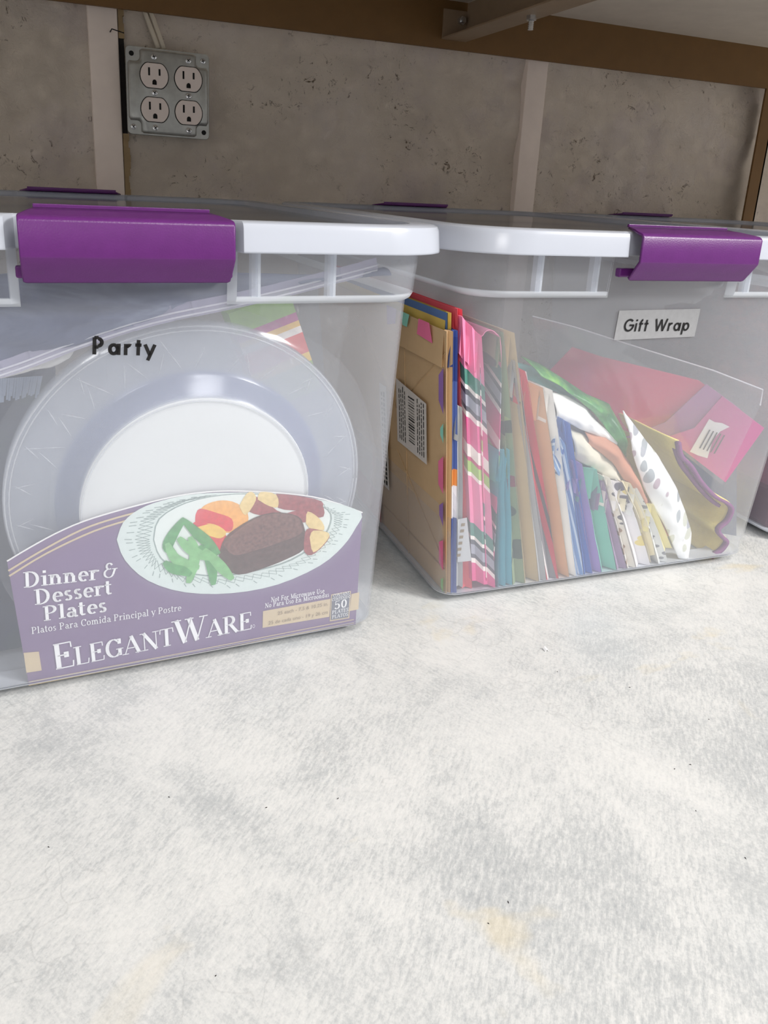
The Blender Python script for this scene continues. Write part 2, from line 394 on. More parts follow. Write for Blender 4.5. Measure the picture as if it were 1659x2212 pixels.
WY = 1.119   # wall plane
def wall():
    g = G(); nx, nz = 420, 180; x0, x1, z0, z1 = -0.95, 1.9, -0.9, 0.95
    studs = (0.065, 0.69)
    rows = []
    for k in range(nz + 1):
        z = z0 + (z1 - z0) * k / nz; row = []
        for i in range(nx + 1):
            x = x0 + (x1 - x0) * i / nx
            n = noise.fractal(Vector((x * 9, 3.1, z * 9)), 1.0, 2.0, 4) * 0.007 + noise.fractal(Vector((x * 30, 7.7, z * 26)), 0.9, 2.1, 4) * 0.0055
            sw = 0
            for s in studs:
                d = abs(x - s)
                if d < 0.12: sw = max(sw, (1 - d / 0.12) ** 2 * 0.012)
            if studs[0] < x < studs[0] + .14: n *= 0.5
            row.append((x, WY - max(0, sw) + n, z))
        rows.append(row)
    g.loft(rows, closed=False)
    return structure('wall_back', g, M['wall'], 'rough sprayed plaster wall behind the shelf rack', smooth=True, solid=0.0)
wall()
def stud(name, x0, x1, label):
    g = G(); g.box((x0, 1.102, -0.9), (x1, 1.16, 0.95), bev=0.003)
    return smooth_angle(structure(name, g, M['stud'], label))
stud('trim_1', 0.0465, 0.0815, 'painted wooden wall stud beside the metal outlet box')
stud('trim_2', 0.6655, 0.7020, 'painted wooden wall stud right of the outlet box')
g = G()
for k in range(26):
    z = 0.335 + k * 0.0085
    if 0.405 < z < 0.515: continue
    w = 0.004 + 0.003 * noise.noise(Vector((0.3, 1.2, z * 60))) + 0.002
    g.box((0.0820, 1.104, z), (0.0828 + w, 1.118, z + 0.0086))
structure('trim_3', g, M['foam'], 'yellowed filler edge along the stud beside the outlet box')
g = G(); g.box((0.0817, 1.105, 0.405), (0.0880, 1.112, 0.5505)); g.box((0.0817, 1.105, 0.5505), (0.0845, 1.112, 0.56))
structure('shade_strip', g, M['dark'], 'dark strip painted as the shade between the stud and the metal outlet box')  # dark colour stands in for shade beside the stud; no separate part here
g = G(); g.box((-3.5, -4.2, -0.92), (3.6, 1.16, -0.90)); structure('floor', g, M['floor'], 'concrete floor under the shelf rack')

g = G(); g.tube([(0.072, 1.1035, 0.5275), (0.073, 1.085, 0.5285), (0.0865, 1.079, 0.5245)], 0.0007, 6)
tag(mesh_obj('nail', g, M['slot'], recentre=True), 'thin dark nail bent out of the stud above the outlet box', 'nail')

# shelf boards and the rack that carries them
g = G(); g.box((-0.86, -0.16, -0.019), (2.30, 1.098, 0.0), bev=0.0015)
tag(mesh_obj('shelf_board', g, M['table'], recentre=True), 'worn white painted shelf board carrying the clear storage bins', 'shelf board')
g = G(); g.box((-0.86, 0.395, 0.6125), (2.30, 1.085, 0.630), bev=0.001)
tag(mesh_obj('shelf_board', g, M['panel'], recentre=True), 'cream underside of the shelf board above the bins', 'shelf board')

rack = empty('storage_rack', (0, 0, -0.9), (0, 0, 0), 'brown steel storage rack with bolted beams above the clear bins', 'rack')
def rp(name, g, m, **kw):
    g.map(lambda x, y, z: (x, y, z + 0.9)); o = mesh_obj(name, g, m, parent=rack, **kw); return o
def beam(y0, y1, z0, z1, lip, face):
    """sheet-steel beam: upright web, shallow return flange along the bottom edge and a top ledge"""
    g = G(); t = 0.0022
    yw = y0 if face < 0 else y1 - t
    g.box((-0.84, yw, z0 + t), (2.27, yw + t, z1 + 0.012))
    g.box((-0.84, y0, z0), (2.27, y1, z0 + t))
    g.box((-0.84, y0 + t, z1 - t), (2.27, y1, z1))
    return g
BY = 1.083
rp('beam', beam(BY, BY + 0.005, 0.5515, 0.6120, 0, -1), M['beam'])
rp('beam', beam(0.385, 0.409, 0.560, 0.6120, 0, -1), M['beam'])
rp('beam', beam(BY, BY + 0.026, -0.085, -0.0195, 0, -1), M['beam'])
rp('beam', beam(-0.155, -0.130, -0.085, -0.0195, 0, -1), M['beam'])
def post(x, y, sx, sy):
    g = G(); t = 0.003; w = 0.026 if y > 0.9 else 0.042
    g.box((x, y if sy > 0 else y - t, -0.9), (x + sx * w, y + t if sy > 0 else y, 1.25)) if sx > 0 else g.box((x - w, y if sy > 0 else y - t, -0.9), (x, y + t if sy > 0 else y, 1.25))
    xa = x + w - t if sx > 0 else x - w
    g.box((xa, min(y, y + sy * w), -0.9), (xa + t, max(y, y + sy * w), 1.25))
    o = rp('post', g, M['beam'])
    return o
post(1.1195, 1.0835, 1, 1); post(-0.80, 1.0835, 1, 1); post(2.2, 0.407, 1, -1); post(-0.80, 0.407, 1, -1)
# cross brace under the upper board: bottom flange and standing web, tab plate bolted to the rear beam
g = G(); g.box((0.5115, 0.411, 0.5630), (0.5490, BY - 0.003, 0.5650)); g.box((0.5470, 0.411, 0.5650), (0.5490, BY - 0.003, 0.6115))
g.box((0.5115, BY - 0.0028, 0.5630), (0.5490, BY - 0.0004, 0.6010))
brace = rp('cross_brace', g, M['brace'])
def bolt(c, axis, r, h, shank, nutname):
    ax = Vector(axis).normalized(); c = Vector(c) + Vector((0, 0, 0.9))
    g = G(); g.tube([c, c + ax * h], r, 6); a = ax.orthogonal().normalized()
    g.tube([c + ax * h, c + ax * (h + 0.0012)], [r * 0.72, r * 0.4], 12)
    g.tube([c, c + ax * shank], r * 0.5, 12)
    for k in range(5): g.tube([c + ax * (h + (shank - h) * (k + .5) / 5), c + ax * (h + (shank - h) * (k + .9) / 5)], r * 0.56, 10)
    o = mesh_obj(nutname, g, M['zinc'], parent=brace); return o
bolt((0.5385, BY - 0.003, 0.5885), (0, -1, 0), 0.0058, 0.005, 0.009, 'bolt')
bolt((0.5330, 0.8850, 0.5630), (0, 0, -1), 0.0060, 0.005, 0.0155, 'bolt')

# ---------------------------------------------------------------- outlet box on the wall
OX, OY, OZ = 0.1385, 1.0830, 0.4615      # centre of the cover face
ob = empty('outlet_box', (OX, OY, OZ), (0, math.radians(0.6), 0), 'square galvanised metal outlet box with four white sockets on the wall', 'outlet')
def rsq(h, r, y, n=5, cut=0.0, cr=0.0):
    pts = []
    for cx, cz, a0 in ((h - r, h - r, 0), (-h + r, h - r, 90), (-h + r, -h + r, 180), (h - r, -h + r, 270)):
        if cut:
            # re-entrant corner: the raised field steps around the screw ears
            sx = 1 if cx > 0 else -1; sz = 1 if cz > 0 else -1
            seq = [(h, h - cut)] + [(h - cut + cr * (1 - math.sin(t)) - 0.0, h - cut + cr * (1 - math.cos(t))) for t in [math.pi / 2 * q / n for q in range(n + 1)]] + [(h - cut, h)]
            seq = [(h, h - cut - .003), (h - .002, h - cut)] + [(h - cut + cr - cr * math.sin(t) , h - cut + cr - cr * math.cos(t)) for t in [math.pi / 2 * q / n for q in range(n + 1)]][::1] + [(h - cut, h - .002), (h - cut - .003, h)]
            pp = [(sx * a, sz * b) for a, b in seq]
            if sx * sz < 0: pp = pp[::-1]
            pts += [(a, y, b) for a, b in pp]
        else:
            pts += [(cx + r * math.cos(math.radians(a0 + 90 * q / n)), y, cz + r * math.sin(math.radians(a0 + 90 * q / n))) for q in range(n + 1)]
    return pts
g = G(); g.loft([rsq(.0495, .006, .009), rsq(.0495, .006, .044)], cap0=True, cap1=True)
smooth_angle(mesh_obj('back_box', g, M['steel'], parent=ob))
g = G(); g.loft([rsq(.0505, .0055, .0085), rsq(.0512, .0055, .0078), rsq(.0512, .0055, .0066), rsq(.0506, .005, .0058)], cap0=True, cap1=True)
smooth_angle(mesh_obj('cover_plate', g, M['steel'], parent=ob), 35)
g = G(); g.loft([rsq(.0490, 0, .0060, 5, .0145, .005), rsq(.0488, 0, .0022, 5, .0150, .005), rsq(.0476, 0, .0008, 5, .0152, .005), rsq(.0455, 0, .0002, 5, .0150, .005)], cap1=True)
smooth_angle(mesh_obj('raised_field', g, M['steel'], parent=ob), 50)
def screw(x, y, z, r, name='screw'):
    g = G(); g.tube([(x, y, z), (x, y - .0012, z), (x, y - .0018, z)], [r, r, r * .75], 14)
    o = mesh_obj(name, g, M['zinc'], parent=ob); smooth_angle(o, 50)
    s = G(); a = random.uniform(0, 3); q = r * .62
    for b in (a, a + math.pi / 2):
        c, d = math.cos(b), math.sin(b); t = r * .13
        s.add([(x + c * q - d * t, y - .00195, z + d * q + c * t), (x + c * q + d * t, y - .00195, z + d * q - c * t), (x - c * q + d * t, y - .00195, z - d * q - c * t), (x - c * q - d * t, y - .00195, z - d * q + c * t)], [(0, 1, 2, 3)])
    mesh_obj('screw_slot', s, M['slot'], parent=o); return o
for cx in (-.0178, .0240):
    for cz in (.0190, -.0205):
        # socket face: circle with flattened top and bottom
        pts = []
        R, fl = .0168, .0142
        for q in range(40):
            a = 2 * math.pi * q / 40; px, pz = R * math.cos(a), R * math.sin(a); pts.append((px, max(-fl, min(fl, pz))))
        g = G(); g.loft([[(cx + px * s, y, cz + pz * s) for px, pz in pts] for s, y in ((1.0, .0005), (1.0, -.0009), (.965, -.0014))], cap1=True)
        f = smooth_angle(mesh_obj('socket_face', g, M['outlet'], parent=ob), 40)
        ring = G(); ring.loft([[(cx + px * s, -.0001, cz + pz * s) for px, pz in pts] for s in (1.0, 1.06)])
        mesh_obj('socket_gap', ring, M['slot'], parent=f)
        for sx, hh in ((-.0063, .0046), (.0063, .0038)):
            s = G(); s.box((cx + sx - .0011, -.0017, cz + .0042 - hh), (cx + sx + .0011, -.0004, cz + .0042 + hh)); mesh_obj('slot', s, M['slot'], parent=f)
        s = G(); hp = [(-.0026, -.0105), (.0026, -.0105), (.0026, -.0075)] + [(.0026 * math.cos(t), -.0075 + .0030 * math.sin(t)) for t in (.4, .8, 1.2, 1.57, 1.94, 2.34, 2.74)] + [(-.0026, -.0075)]
        s.prism(hp, lambda x, z, d: (cx + x, -.0017 + d, cz + z), .0012); mesh_obj('ground_hole', s, M['slot'], parent=f)
    for z in (.0405, -.0007, -.0420): screw(cx, .0002, z, .0036)
for x, z in ((.0432, .0425), (-.0440, -.0420)): screw(x, .0062, z, .0034)
for x, z in ((-.0440, .0425), (.0440, -.0425)):
    g = G(); g.tube([(x, .0060, z), (x, .0057, z)], .0030, 14); mesh_obj('mounting_hole', g, M['slot'], parent=ob)
for n, (xa, xb) in enumerate(((0.1290, 0.1150), (0.1360, 0.1225))):
    g = G(); g.tube([(xa, 1.104, 0.5150), (xa - .003, 1.106, 0.525), (xb, 1.112, 0.556), (xb - .018, 1.112, 0.62), (xb - .03, 1.112, 0.80)], 0.0030, 10)
    tag(mesh_obj('electrical_cable', g, M['cable'], recentre=True, smooth=True), ('cream cable entering the top of the outlet box, nearer the stud', 'cream cable entering the top of the outlet box, farther from the stud')[n], 'cable', 'cables above the outlet box')

# ---------------------------------------------------------------- storage totes
W, LEN, H = 0.4207, 0.6008, 0.337
TOTE = {1: (0.0511, 0.4772, 0.0363), 2: (0.4766, 0.5003, -0.0188), 3: (0.9030, 0.5150, -0.0250)}
TM = {i: Matrix.Translation((x, y, 0)) @ Matrix.Rotation(a, 4, 'Z') for i, (x, y, a) in TOTE.items()}
def vf(z): return 0.053 - 0.0985 * z          # outer face of the front wall at height z
def FP(off):                                   # point on the plane parallel to the front wall
    return lambda u, z: (u, vf(z) + off, z)

def perim(iu, iv, r, lo, latch, rv=None, n=7):
    hx = W / 2 - iu; y0, y1 = iv, LEN - iv; lz = (0.066, 0.061)
    fr = [(lo - lz[0], y0), (lo - lz[1], latch), (lo + lz[1], latch), (lo + lz[0], y0)]
    bk = [(lo + lz[0], y1), (lo + lz[1], LEN - latch), (lo - lz[1], LEN - latch), (lo - lz[0], y1)]
    def arc(cx, cy, a0): return [(cx + r * math.cos(math.radians(a0 + 90 * q / n)), cy + r * math.sin(math.radians(a0 + 90 * q / n))) for q in range(n + 1)]
    return fr + arc(hx - r, y0 + r, -90) + arc(hx - r, y1 - r, 0) + bk + arc(-hx + r, y1 - r, 90) + arc(-hx + r, y0 + r, 180)
def ring(z, iu, iv, r, lo, latch=None): return [(x, y, z) for x, y in perim(iu, iv, r, lo, iv if latch is None else latch)]

def tote(i, lo, label):
    x, y, a = TOTE[i]
    root = empty('storage_bin', (x, y, 0), (0, 0, a), label, 'storage bin', 'clear storage bins in a row on the white shelf board')
    f = vf
    # body ------------------------------------------------------------
    R = [ring(.0002, .052, .078, .016, lo), ring(.0062, .052, .078, .016, lo), ring(.0064, .037, .058, .018, lo), ring(.0076, .0335, f(.006) + .003, .019, lo), ring(.0108, .0308, f(.0108), .020, lo),
         ring(.09, .0292, f(.09), .022, lo), ring(.18, .0270, f(.18), .025, lo), ring(.2835, .0248, f(.2835), .028, lo),
         ring(.2858, .0205, .0205, .034, lo, .0248), ring(.2890, .0190, .0190, .035, lo, .0246), ring(.3175, .0165, .0165, .037, lo, .0225), ring(.3290, .0160, .0160, .038, lo, .0200)]
    bk = 4 + 16      # first of the four rear latch points in the perimeter
    def mf(k, q):
        if k <= 1: return 3
        if k <= 3: return 1
        if k >= 7:
            if q in (1, bk + 1): return 0
            if k in (7, 8): return 1
            return 1 if q in (0, 2, bk, bk + 2) else 2
        return 0
    g = G(); g.loft(R, True, mfun=mf, cap0=True); g.mi[-1] = 3
    smooth_angle(mesh_obj('body', g, [M['tote'], M['tote_edge'], M['collar'], M['base']], parent=root, solid=.0014), 38)
    # ribs between collar and wall --------------------------------------
    for du in (-.131, -.079, .079, .131):
        for side in (0, 1):
            g = G(); b0, b1 = .0196, .0262
            if side: b0, b1 = LEN - b1, LEN - b0
            g.box((lo + du - .0030, b0, .2882), (lo + du + .0012, b1, .3170))
            rb = mesh_obj('rib', g, M['rib'], parent=root)
            g = G(); g.box((lo + du + .0012, b0, .2882), (lo + du + .0030, b1, .3170)); mesh_obj('rib_edge', g, M['tote_edge'], parent=rb)
    # lid ------------------------------------------------------------
    nt = .0125
    R = [ring(.3183, -.0006, -.0006, .060, lo, nt), ring(.3196, -.0004, -.0004, .060, lo, nt), ring(.3330, .0006, .0006, .060, lo, nt + .0006), ring(.3358, .0018, .0018, .059, lo, nt + .0018), ring(.3370, .0045, .0045, .057, lo, nt + .004)]
    R += [ring(.3370, .0190, .0190, .050, lo), ring(.3320, .0215, .0215, .048, lo), ring(.3312, .0260, .0260, .045, lo)]
    lid = G(); lid.loft(R, True, mfun=lambda k, q: 0 if k < 5 else 1, cap1=False)
    o = len(lid.v); n = len(R[0]); lid.f.append(tuple(o - n + q for q in range(n))); lid.mi.append(1)
    lb = smooth_angle(mesh_obj('lid', lid, [M['rim'], M['lid']], parent=root, solid=.0012), 42)
    # latches ------------------------------------------------------------
    for s in (0, 1):
        prof = [(.0250, .3396, .0500), (.0120, .3382, .0545), (.0010, .3366, .0588), (-.0032, .3359, .0592), (-.0050, .3350, .0592), (-.0058, .3336, .0592), (-.0060, .3158, .0592), (-.0058, .3150, .0592), (.0010, .3068, .0590), (.0056, .3012, .0586), (.0062, .3003, .0570)]
        rows = []
        for v, z, h in prof:
            vv = v if not s else LEN - v
            rows.append([(lo + h * t, vv, z) for t in (-1, -.985, -.5, 0, .5, .985, 1)])
        g = G(); g.loft(rows, closed=False)
        lt = smooth_angle(mesh_obj('latch', g, M['purple'], parent=root, solid=.0020, soff=0.0), 50)
        g = G(); y0, y1 = (.0240, .0262) if not s else (LEN - .0262, LEN - .0240)
        g.box((lo - .0505, y0, .3398), (lo + .0505, y1, .3424), bev=.0004); mesh_obj('latch_lip', g, M['purple'], parent=lt)
        g = G(); y0, y1 = (.0125, .0185) if not s else (LEN - .0185, LEN - .0125)
        g.box((lo - .0622, y0, .3015), (lo + .0622, y1, .3085), bev=.0012); mesh_obj('hinge_bar', g, M['purple'], parent=lt)
    return root
t1 = tote(1, -.0138, 'clear lidded bin with purple latch marked Party, holding the plate pack')
t2 = tote(2, -.0017, 'clear lidded bin with purple latch marked Gift Wrap, full of paper bags')
t3 = tote(3, 0.0, 'clear lidded bin cut off by the picture edge, dark red contents')

# name labels on the bins
g = G(); p0, p1, pt = [(-0.0354, 0.2532), (0.0030, 0.2508), (-0.0352, 0.2639)]
sz = pt[1] - p0[1]
lettering(g, 'Party', (p0[0] - .0012, p0[1]), sz, FP(-.0006), .205, .205, serif=False, track=.17, width=(p1[0] - p0[0]) * 1.03, direction=(p1[0] - p0[0], p1[1] - p0[1]))
tag(mesh_obj('lettering', g, M['black'], parent=t1), 'black word Party')
lq = [(-0.0480, 0.2473), (0.0368, 0.2489), (0.0359, 0.2738), (-0.0486, 0.2727)]
g = G(); g.prism(lq, lambda u, z, d: (u, vf(z) - .0003 - d, z), .0003)
M['sticker'] = plain('translucent_sticker', srgb(146, 146, 148), 0.7, 0.05, 250)
st = tag(mesh_obj('label_sticker', g, M['sticker'], parent=t2), 'grey translucent sticker reading Gift Wrap')
g = G(); p0, p1, pt = [(-0.0413, 0.2549), (0.0296, 0.2546), (-0.0410, 0.2652)]
sz = (pt[1] - p0[1])
lettering(g, 'Gift Wrap', (p0[0], p0[1]), sz * 1.02, FP(-.0010), .15, .15, serif=False, track=.10, width=(p1[0] - p0[0]), direction=(p1[0] - p0[0], p1[1] - p0[1]))
mesh_obj('lettering', g, M['black'], parent=st)

# ---------------------------------------------------------------- helpers for what lies inside the bins
def in_tote(i, g): return g.map(lambda x, y, z: tuple(TM[i] @ Vector((x, y, z))))
def content(i, name, g, mats, label, cat, group=None, smooth=False, solid=0.0, soff=-1.0):
    """a thing standing inside bin i: geometry given in the bin's own metres"""
    pts = g.v; c = Vector(((min(p[0] for p in pts) + max(p[0] for p in pts)) / 2, (min(p[1] for p in pts) + max(p[1] for p in pts)) / 2, min(p[2] for p in pts)))
    g.map(lambda x, y, z: (x - c.x, y - c.y, z - c.z))
    o = mesh_obj(name, g, mats, smooth=smooth, solid=solid, soff=soff)
    o.matrix_world = TM[i] @ Matrix.Translation(c)
    o['_c'] = tuple(c); return tag(o, label, cat, group)
def part(parent, name, g, mats, smooth=False, solid=0.0, label=None):
    """part of a content thing; geometry in the bin's metres"""
    c = Vector(parent['_c']) if '_c' in parent else Vector((0, 0, 0))
    g.map(lambda x, y, z: (x - c.x, y - c.y, z - c.z))
    o = mesh_obj(name, g, mats, parent=parent, smooth=smooth, solid=solid)
    o['_c'] = tuple(c)
    return tag(o, label) if label else o
def lerp(a, b, t): return a + (b - a) * t
def resample(ch, n):
    ch = [Vector(p) for p in ch]; d = [0]
    for a, b in zip(ch, ch[1:]): d.append(d[-1] + (b - a).length)
    out = []
    for k in range(n + 1):
        t = d[-1] * k / n; j = 0
        while j < len(d) - 2 and d[j + 1] < t: j += 1
        s = (t - d[j]) / max(1e-9, d[j + 1] - d[j]); out.append(ch[j].lerp(ch[j + 1], min(1, s)))
    return out
def patch(A, B, nu=24, nv=14, amp=.004, freq=30, seed=0, bulge=0.0, edge=0.3, stretch=(1, 1)):
    A, B = resample(A, nu), resample(B, nu); g = G(); rows = []
    for j in range(nv + 1):
        t = j / nv; row = []
        for k in range(nu + 1):
            p = A[k].lerp(B[k], t); w = edge + (1 - edge) * math.sin(math.pi * t) * min(1, 6 * min(k / nu, 1 - k / nu) + .2)
            n = noise.fractal(Vector((p.x * freq * stretch[0] + seed, p.y * freq, p.z * freq * stretch[1])), .9, 2.1, 4)
            r = abs(noise.noise(Vector((p.x * freq * .6 + seed * 3, 4.4, p.z * freq * .6)))) * 2
            row.append((p.x, p.y + amp * w * (n - r) - bulge * math.sin(math.pi * t), p.z + amp * .25 * w * n))
        rows.append(row)
    return g.loft(rows, closed=False)
def pts3(uz, off): return [FP(off)(u, z) for u, z in uz]
def mesh_text(body, size):
    c = bpy.data.curves.new('t', 'FONT'); c.body = body; c.size = size
    o = bpy.data.objects.new('t', c); COL.objects.link(o)
    bpy.context.view_layer.update()
    me = bpy.data.meshes.new_from_object(o.evaluated_get(bpy.context.evaluated_depsgraph_get()))
    vs = [tuple(v.co) for v in me.vertices]; fs = [tuple(p.vertices) for p in me.polygons]
    bpy.data.objects.remove(o); bpy.data.curves.remove(c); bpy.data.meshes.remove(me)
    return vs, fs
def sans(g, body, a, b, h, fn, mi=0):
    """built-in face, baseline from a to b (2D), cap height h"""
    vs, fs = mesh_text(body, 1.0); x0 = min(v[0] for v in vs); x1 = max(v[0] for v in vs)
    dx, dy = b[0] - a[0], b[1] - a[1]; ln = math.hypot(dx, dy); ux, uy = dx / ln, dy / ln; k = ln / (x1 - x0)
    g.add([fn(a[0] + (v[0] - x0) * k * ux - v[1] * h / .72 * uy, a[1] + (v[0] - x0) * k * uy + v[1] * h / .72 * ux) for v in vs], fs, mi)
    return g
def flat(g, uz, off, mi=0):
    g.add(pts3(uz, off), [tuple(range(len(uz)))], mi); return g
def ribbon(g, uz, w, off, mi=0, taper=False):
    n = len(uz); l, r = [], []
    for k in range(n):
        a, b = uz[max(0, k - 1)], uz[min(n - 1, k + 1)]; dx, dy = b[0] - a[0], b[1] - a[1]; ln = math.hypot(dx, dy) or 1
        q = w / 2 * ((.35 + .65 * math.sin(math.pi * (k + .3) / (n - .4))) if taper else 1)
        l.append((uz[k][0] - dy / ln * q, uz[k][1] + dx / ln * q)); r.append((uz[k][0] + dy / ln * q, uz[k][1] - dx / ln * q))
    for k in range(n - 1): g.add(pts3([l[k], r[k], r[k + 1], l[k + 1]], off), [(0, 1, 2, 3)], mi)
    return g
def smoothed(uz, n=4):
    out = []
    for k in range(len(uz) - 1):
        p0, p1, p2, p3 = uz[max(0, k - 1)], uz[k], uz[k + 1], uz[min(len(uz) - 1, k + 2)]
        for q in range(n):
            t = q / n; out.append(tuple(.5 * (2 * b + (c - a) * t + (2 * a - 5 * b + 4 * c - d) * t * t + (3 * b - a - 3 * c + d) * t ** 3) for a, b, c, d in zip(p0, p1, p2, p3)))
    return out + [uz[-1]]

# ---------------------------------------------------------------- bin 1: the plate pack
M['plate_rim'] = frosted('clear_plate_rim', srgb(228, 231, 240), .25, .18, .4, 1.2)
M['plate_wall'] = frosted('clear_plate_wall', srgb(196, 202, 226), .34, .2, .4, 1.2)
M['plate_disc'] = frosted('white_plate_centre', srgb(250, 250, 248), .86, .3, .15, .6)
M['cut'] = frosted('plate_cut_pattern', srgb(250, 250, 252), .45, .1, .4, 2.0)
TIL = math.atan(.0985); cT, sT = math.cos(TIL), math.sin(TIL)
def PW(off): return lambda u, s, d: (u, .053 + off - sT * s + cT * d, cT * s + sT * d)
pc = (.0325, .1355)
base = Vector((.031, .062, .004))
pack = bpy.data.objects.new('plate_pack', None); COL.objects.link(pack)
pack.matrix_world = TM[1] @ Matrix.Translation(base); pack['_c'] = tuple(base)
tag(pack, 'wrapped pack of clear plastic plates with purple food label, leaning in bin', 'plates')
prof = [(.0, .019), (.060, .019), (.0855, .0185), (.0872, .0180), (.0885, .0165), (.0925, .0110), (.0952, .0075), (.0975, .0062), (.110, .0045), (.1235, .0025), (.1270, .0012), (.1290, .0010), (.1300, .0022)]
N = 72
prof = [(r * (.945 if r < .09 else 1), .0200 - d) for r, d in prof]
fn = PW(.0080)
g = G(); rings = [[fn(pc[0] + r * math.cos(2 * math.pi * k / N), pc[1] + r * math.sin(2 * math.pi * k / N), d) for k in range(N)] for r, d in prof[1:]]
g.loft(rings, True, mfun=lambda k, q: 2 if k < 2 else (1 if k < 6 else 0))
g.f.append(tuple(range(N))); g.mi.append(2)
p0 = part(pack, 'plate', g, [M['plate_rim'], M['plate_wall'], M['plate_disc']], smooth=True)
nrm = Vector((0, cT, sT))
for k in range(1, 6):
    q = p0.copy(); COL.objects.link(q); q.parent = pack; q.location = Vector(p0.location) + nrm * .0028 * k
g = G()
for k in range(26):
    a = 2 * math.pi * k / 26 + .06
    for da, r0, r1, sk in ((-.045, .100, .1145, .07), (.045, .100, .1145, -.07), (0, .1105, .1235, .05), (.03, .112, .1235, -.05)):
        aa, ab = a + da - sk * .5, a + da + sk * .5; w = .0005
        pa = (pc[0] + r0 * math.cos(aa), pc[1] + r0 * math.sin(aa)); pb = (pc[0] + r1 * math.cos(ab), pc[1] + r1 * math.sin(ab))
        if random.random() < .35: continue
        dx, dy = pb[0] - pa[0], pb[1] - pa[1]; ln = math.hypot(dx, dy); nx, ny = -dy / ln * w, dx / ln * w
        d0 = .0134 + (r0 - .0975) * .14; d1 = .0134 + (r1 - .0975) * .14
        mid = ((pa[0] + pb[0]) / 2, (pa[1] + pb[1]) / 2)
        g.add([fn(*pa, d0), fn(mid[0] + nx, mid[1] + ny, (d0 + d1) / 2), fn(*pb, d1), fn(mid[0] - nx, mid[1] - ny, (d0 + d1) / 2), fn(*mid, (d0 + d1) / 2 - .0007)], [(0, 1, 4), (1, 2, 4), (2, 3, 4), (3, 0, 4)])
o = part(pack, 'rim_pattern', g, M['cut']); o['kind'] = 'stuff'
for rr, dd, w in ((.1287, .0182, .0007), (.1258, .0176, .0005), (.0810, .0004, .0006)):
    g = G(); cc = [fn(pc[0] + rr * math.cos(2 * math.pi * k / 96), pc[1] + rr * math.sin(2 * math.pi * k / 96), dd) for k in range(97)]
    g.tube(cc, w, 6); part(pack, 'plate_bead', g, M['cut'], smooth=True)
# clear film drawn over the whole pack
fw = PW(.0072); g = G(); rows = []
for j in range(15):
    r = .142 * j / 14 if j else .002; row = []
    for k in range(96):
        a = 2 * math.pi * k / 96
        rr = r * (1 + .03 * (j / 14) ** 3 * (noise.noise(Vector((math.cos(a) * 2.5, math.sin(a) * 2.5, 1))) + .5))
        u, s = pc[0] + rr * math.cos(a), pc[1] + rr * math.sin(a)
        w = noise.fractal(Vector((u * 45, s * 45 + 3, 2.0)), .9, 2.1, 4) * .0016 * (.15 + .85 * max(0, (j - 8) / 6))
        row.append(fw(u, max(.004, s), max(-.0015, w) + max(0, r - .131) * 1.2))
    rows.append(row)
g.loft(rows, True)
part(pack, 'film_wrap', g, M['film'], smooth=True)

# printed card label
M['card'] = plain('purple_label_card', srgb(120, 98, 134), .45, .05, 12)
M['card_edge'] = plain('white_card_edge', srgb(240, 238, 236), .5, 0)
M['gold'] = plain('tan_print', srgb(206, 186, 152), .5, .02)
M['white_print'] = plain('white_print', srgb(246, 246, 246), .5, 0)
M['dim_print'] = plain('faded_tan_print', srgb(136, 118, 92), .5, 0)
M['box_print'] = plain('grey_box_print', srgb(104, 108, 122), .5, 0)
top = smoothed([(-0.0968, 0.1104), (-0.0835, 0.1180), (-0.0656, 0.1271), (-0.0476, 0.1339), (-0.0263, 0.1389), (-0.0014, 0.1434), (0.0210, 0.1461), (0.0442, 0.1460), (0.0681, 0.1431), (0.0967, 0.1378), (0.1268, 0.1294), (0.1603, 0.1133)], 3)
bot = [(0.1635, 0.0053), (-0.0913, 0.0062)]
g = G(); fn6 = FP(.0062)
g.prism(top + bot, lambda u, z, d: (u, vf(z) + .0062 + d, z), .0006)
card = part(pack, 'label_card', g, M['card'])
g = G(); ribbon(g, top, .0011, .0059); part(card, 'card_rim', g, M['card_edge'])
for ch in ([(-0.0966, 0.1029), (-0.0754, 0.1150), (-0.0488, 0.1277), (-0.0256, 0.1339), (-0.0025, 0.1377)], [(-0.0964, 0.0988), (-0.0721, 0.1127), (-0.0411, 0.1255), (-0.0139, 0.1319)]):
    g = G(); ribbon(g, smoothed(ch), .0014, .0058); part(card, 'tan_arc', g, M['gold'])
for ch in ([(-0.0911, 0.0084), (0.0204, 0.0091), (0.1613, 0.0110)], [(-0.0913, 0.0055), (0.0204, 0.0060), (0.1616, 0.0077)]):
    g = G(); ribbon(g, ch, .0008, .0058); part(card, 'tan_line', g, M['gold'])
for q in ([(-0.0925, 0.0345), (-0.0826, 0.0334), (-0.0819, 0.0165), (-0.0920, 0.0169)], [(0.0815, 0.0353), (0.1386, 0.0362), (0.1387, 0.0184), (0.0817, 0.0192)], [(0.1570, 0.0373), (0.1640, 0.0379), (0.1647, 0.0207), (0.1567, 0.0204)], [(0.1388, 0.0403), (0.1563, 0.0406), (0.1569, 0.0133), (0.1394, 0.0136)]):
    g = G(); flat(g, q, .0058); part(card, 'tan_block', g, M['gold'])
g = G(); flat(g, [(0.1396, 0.0392), (0.1555, 0.0399), (0.1559, 0.0145), (0.1401, 0.0149)], .0056); part(card, 'count_panel', g, M['box_print'])
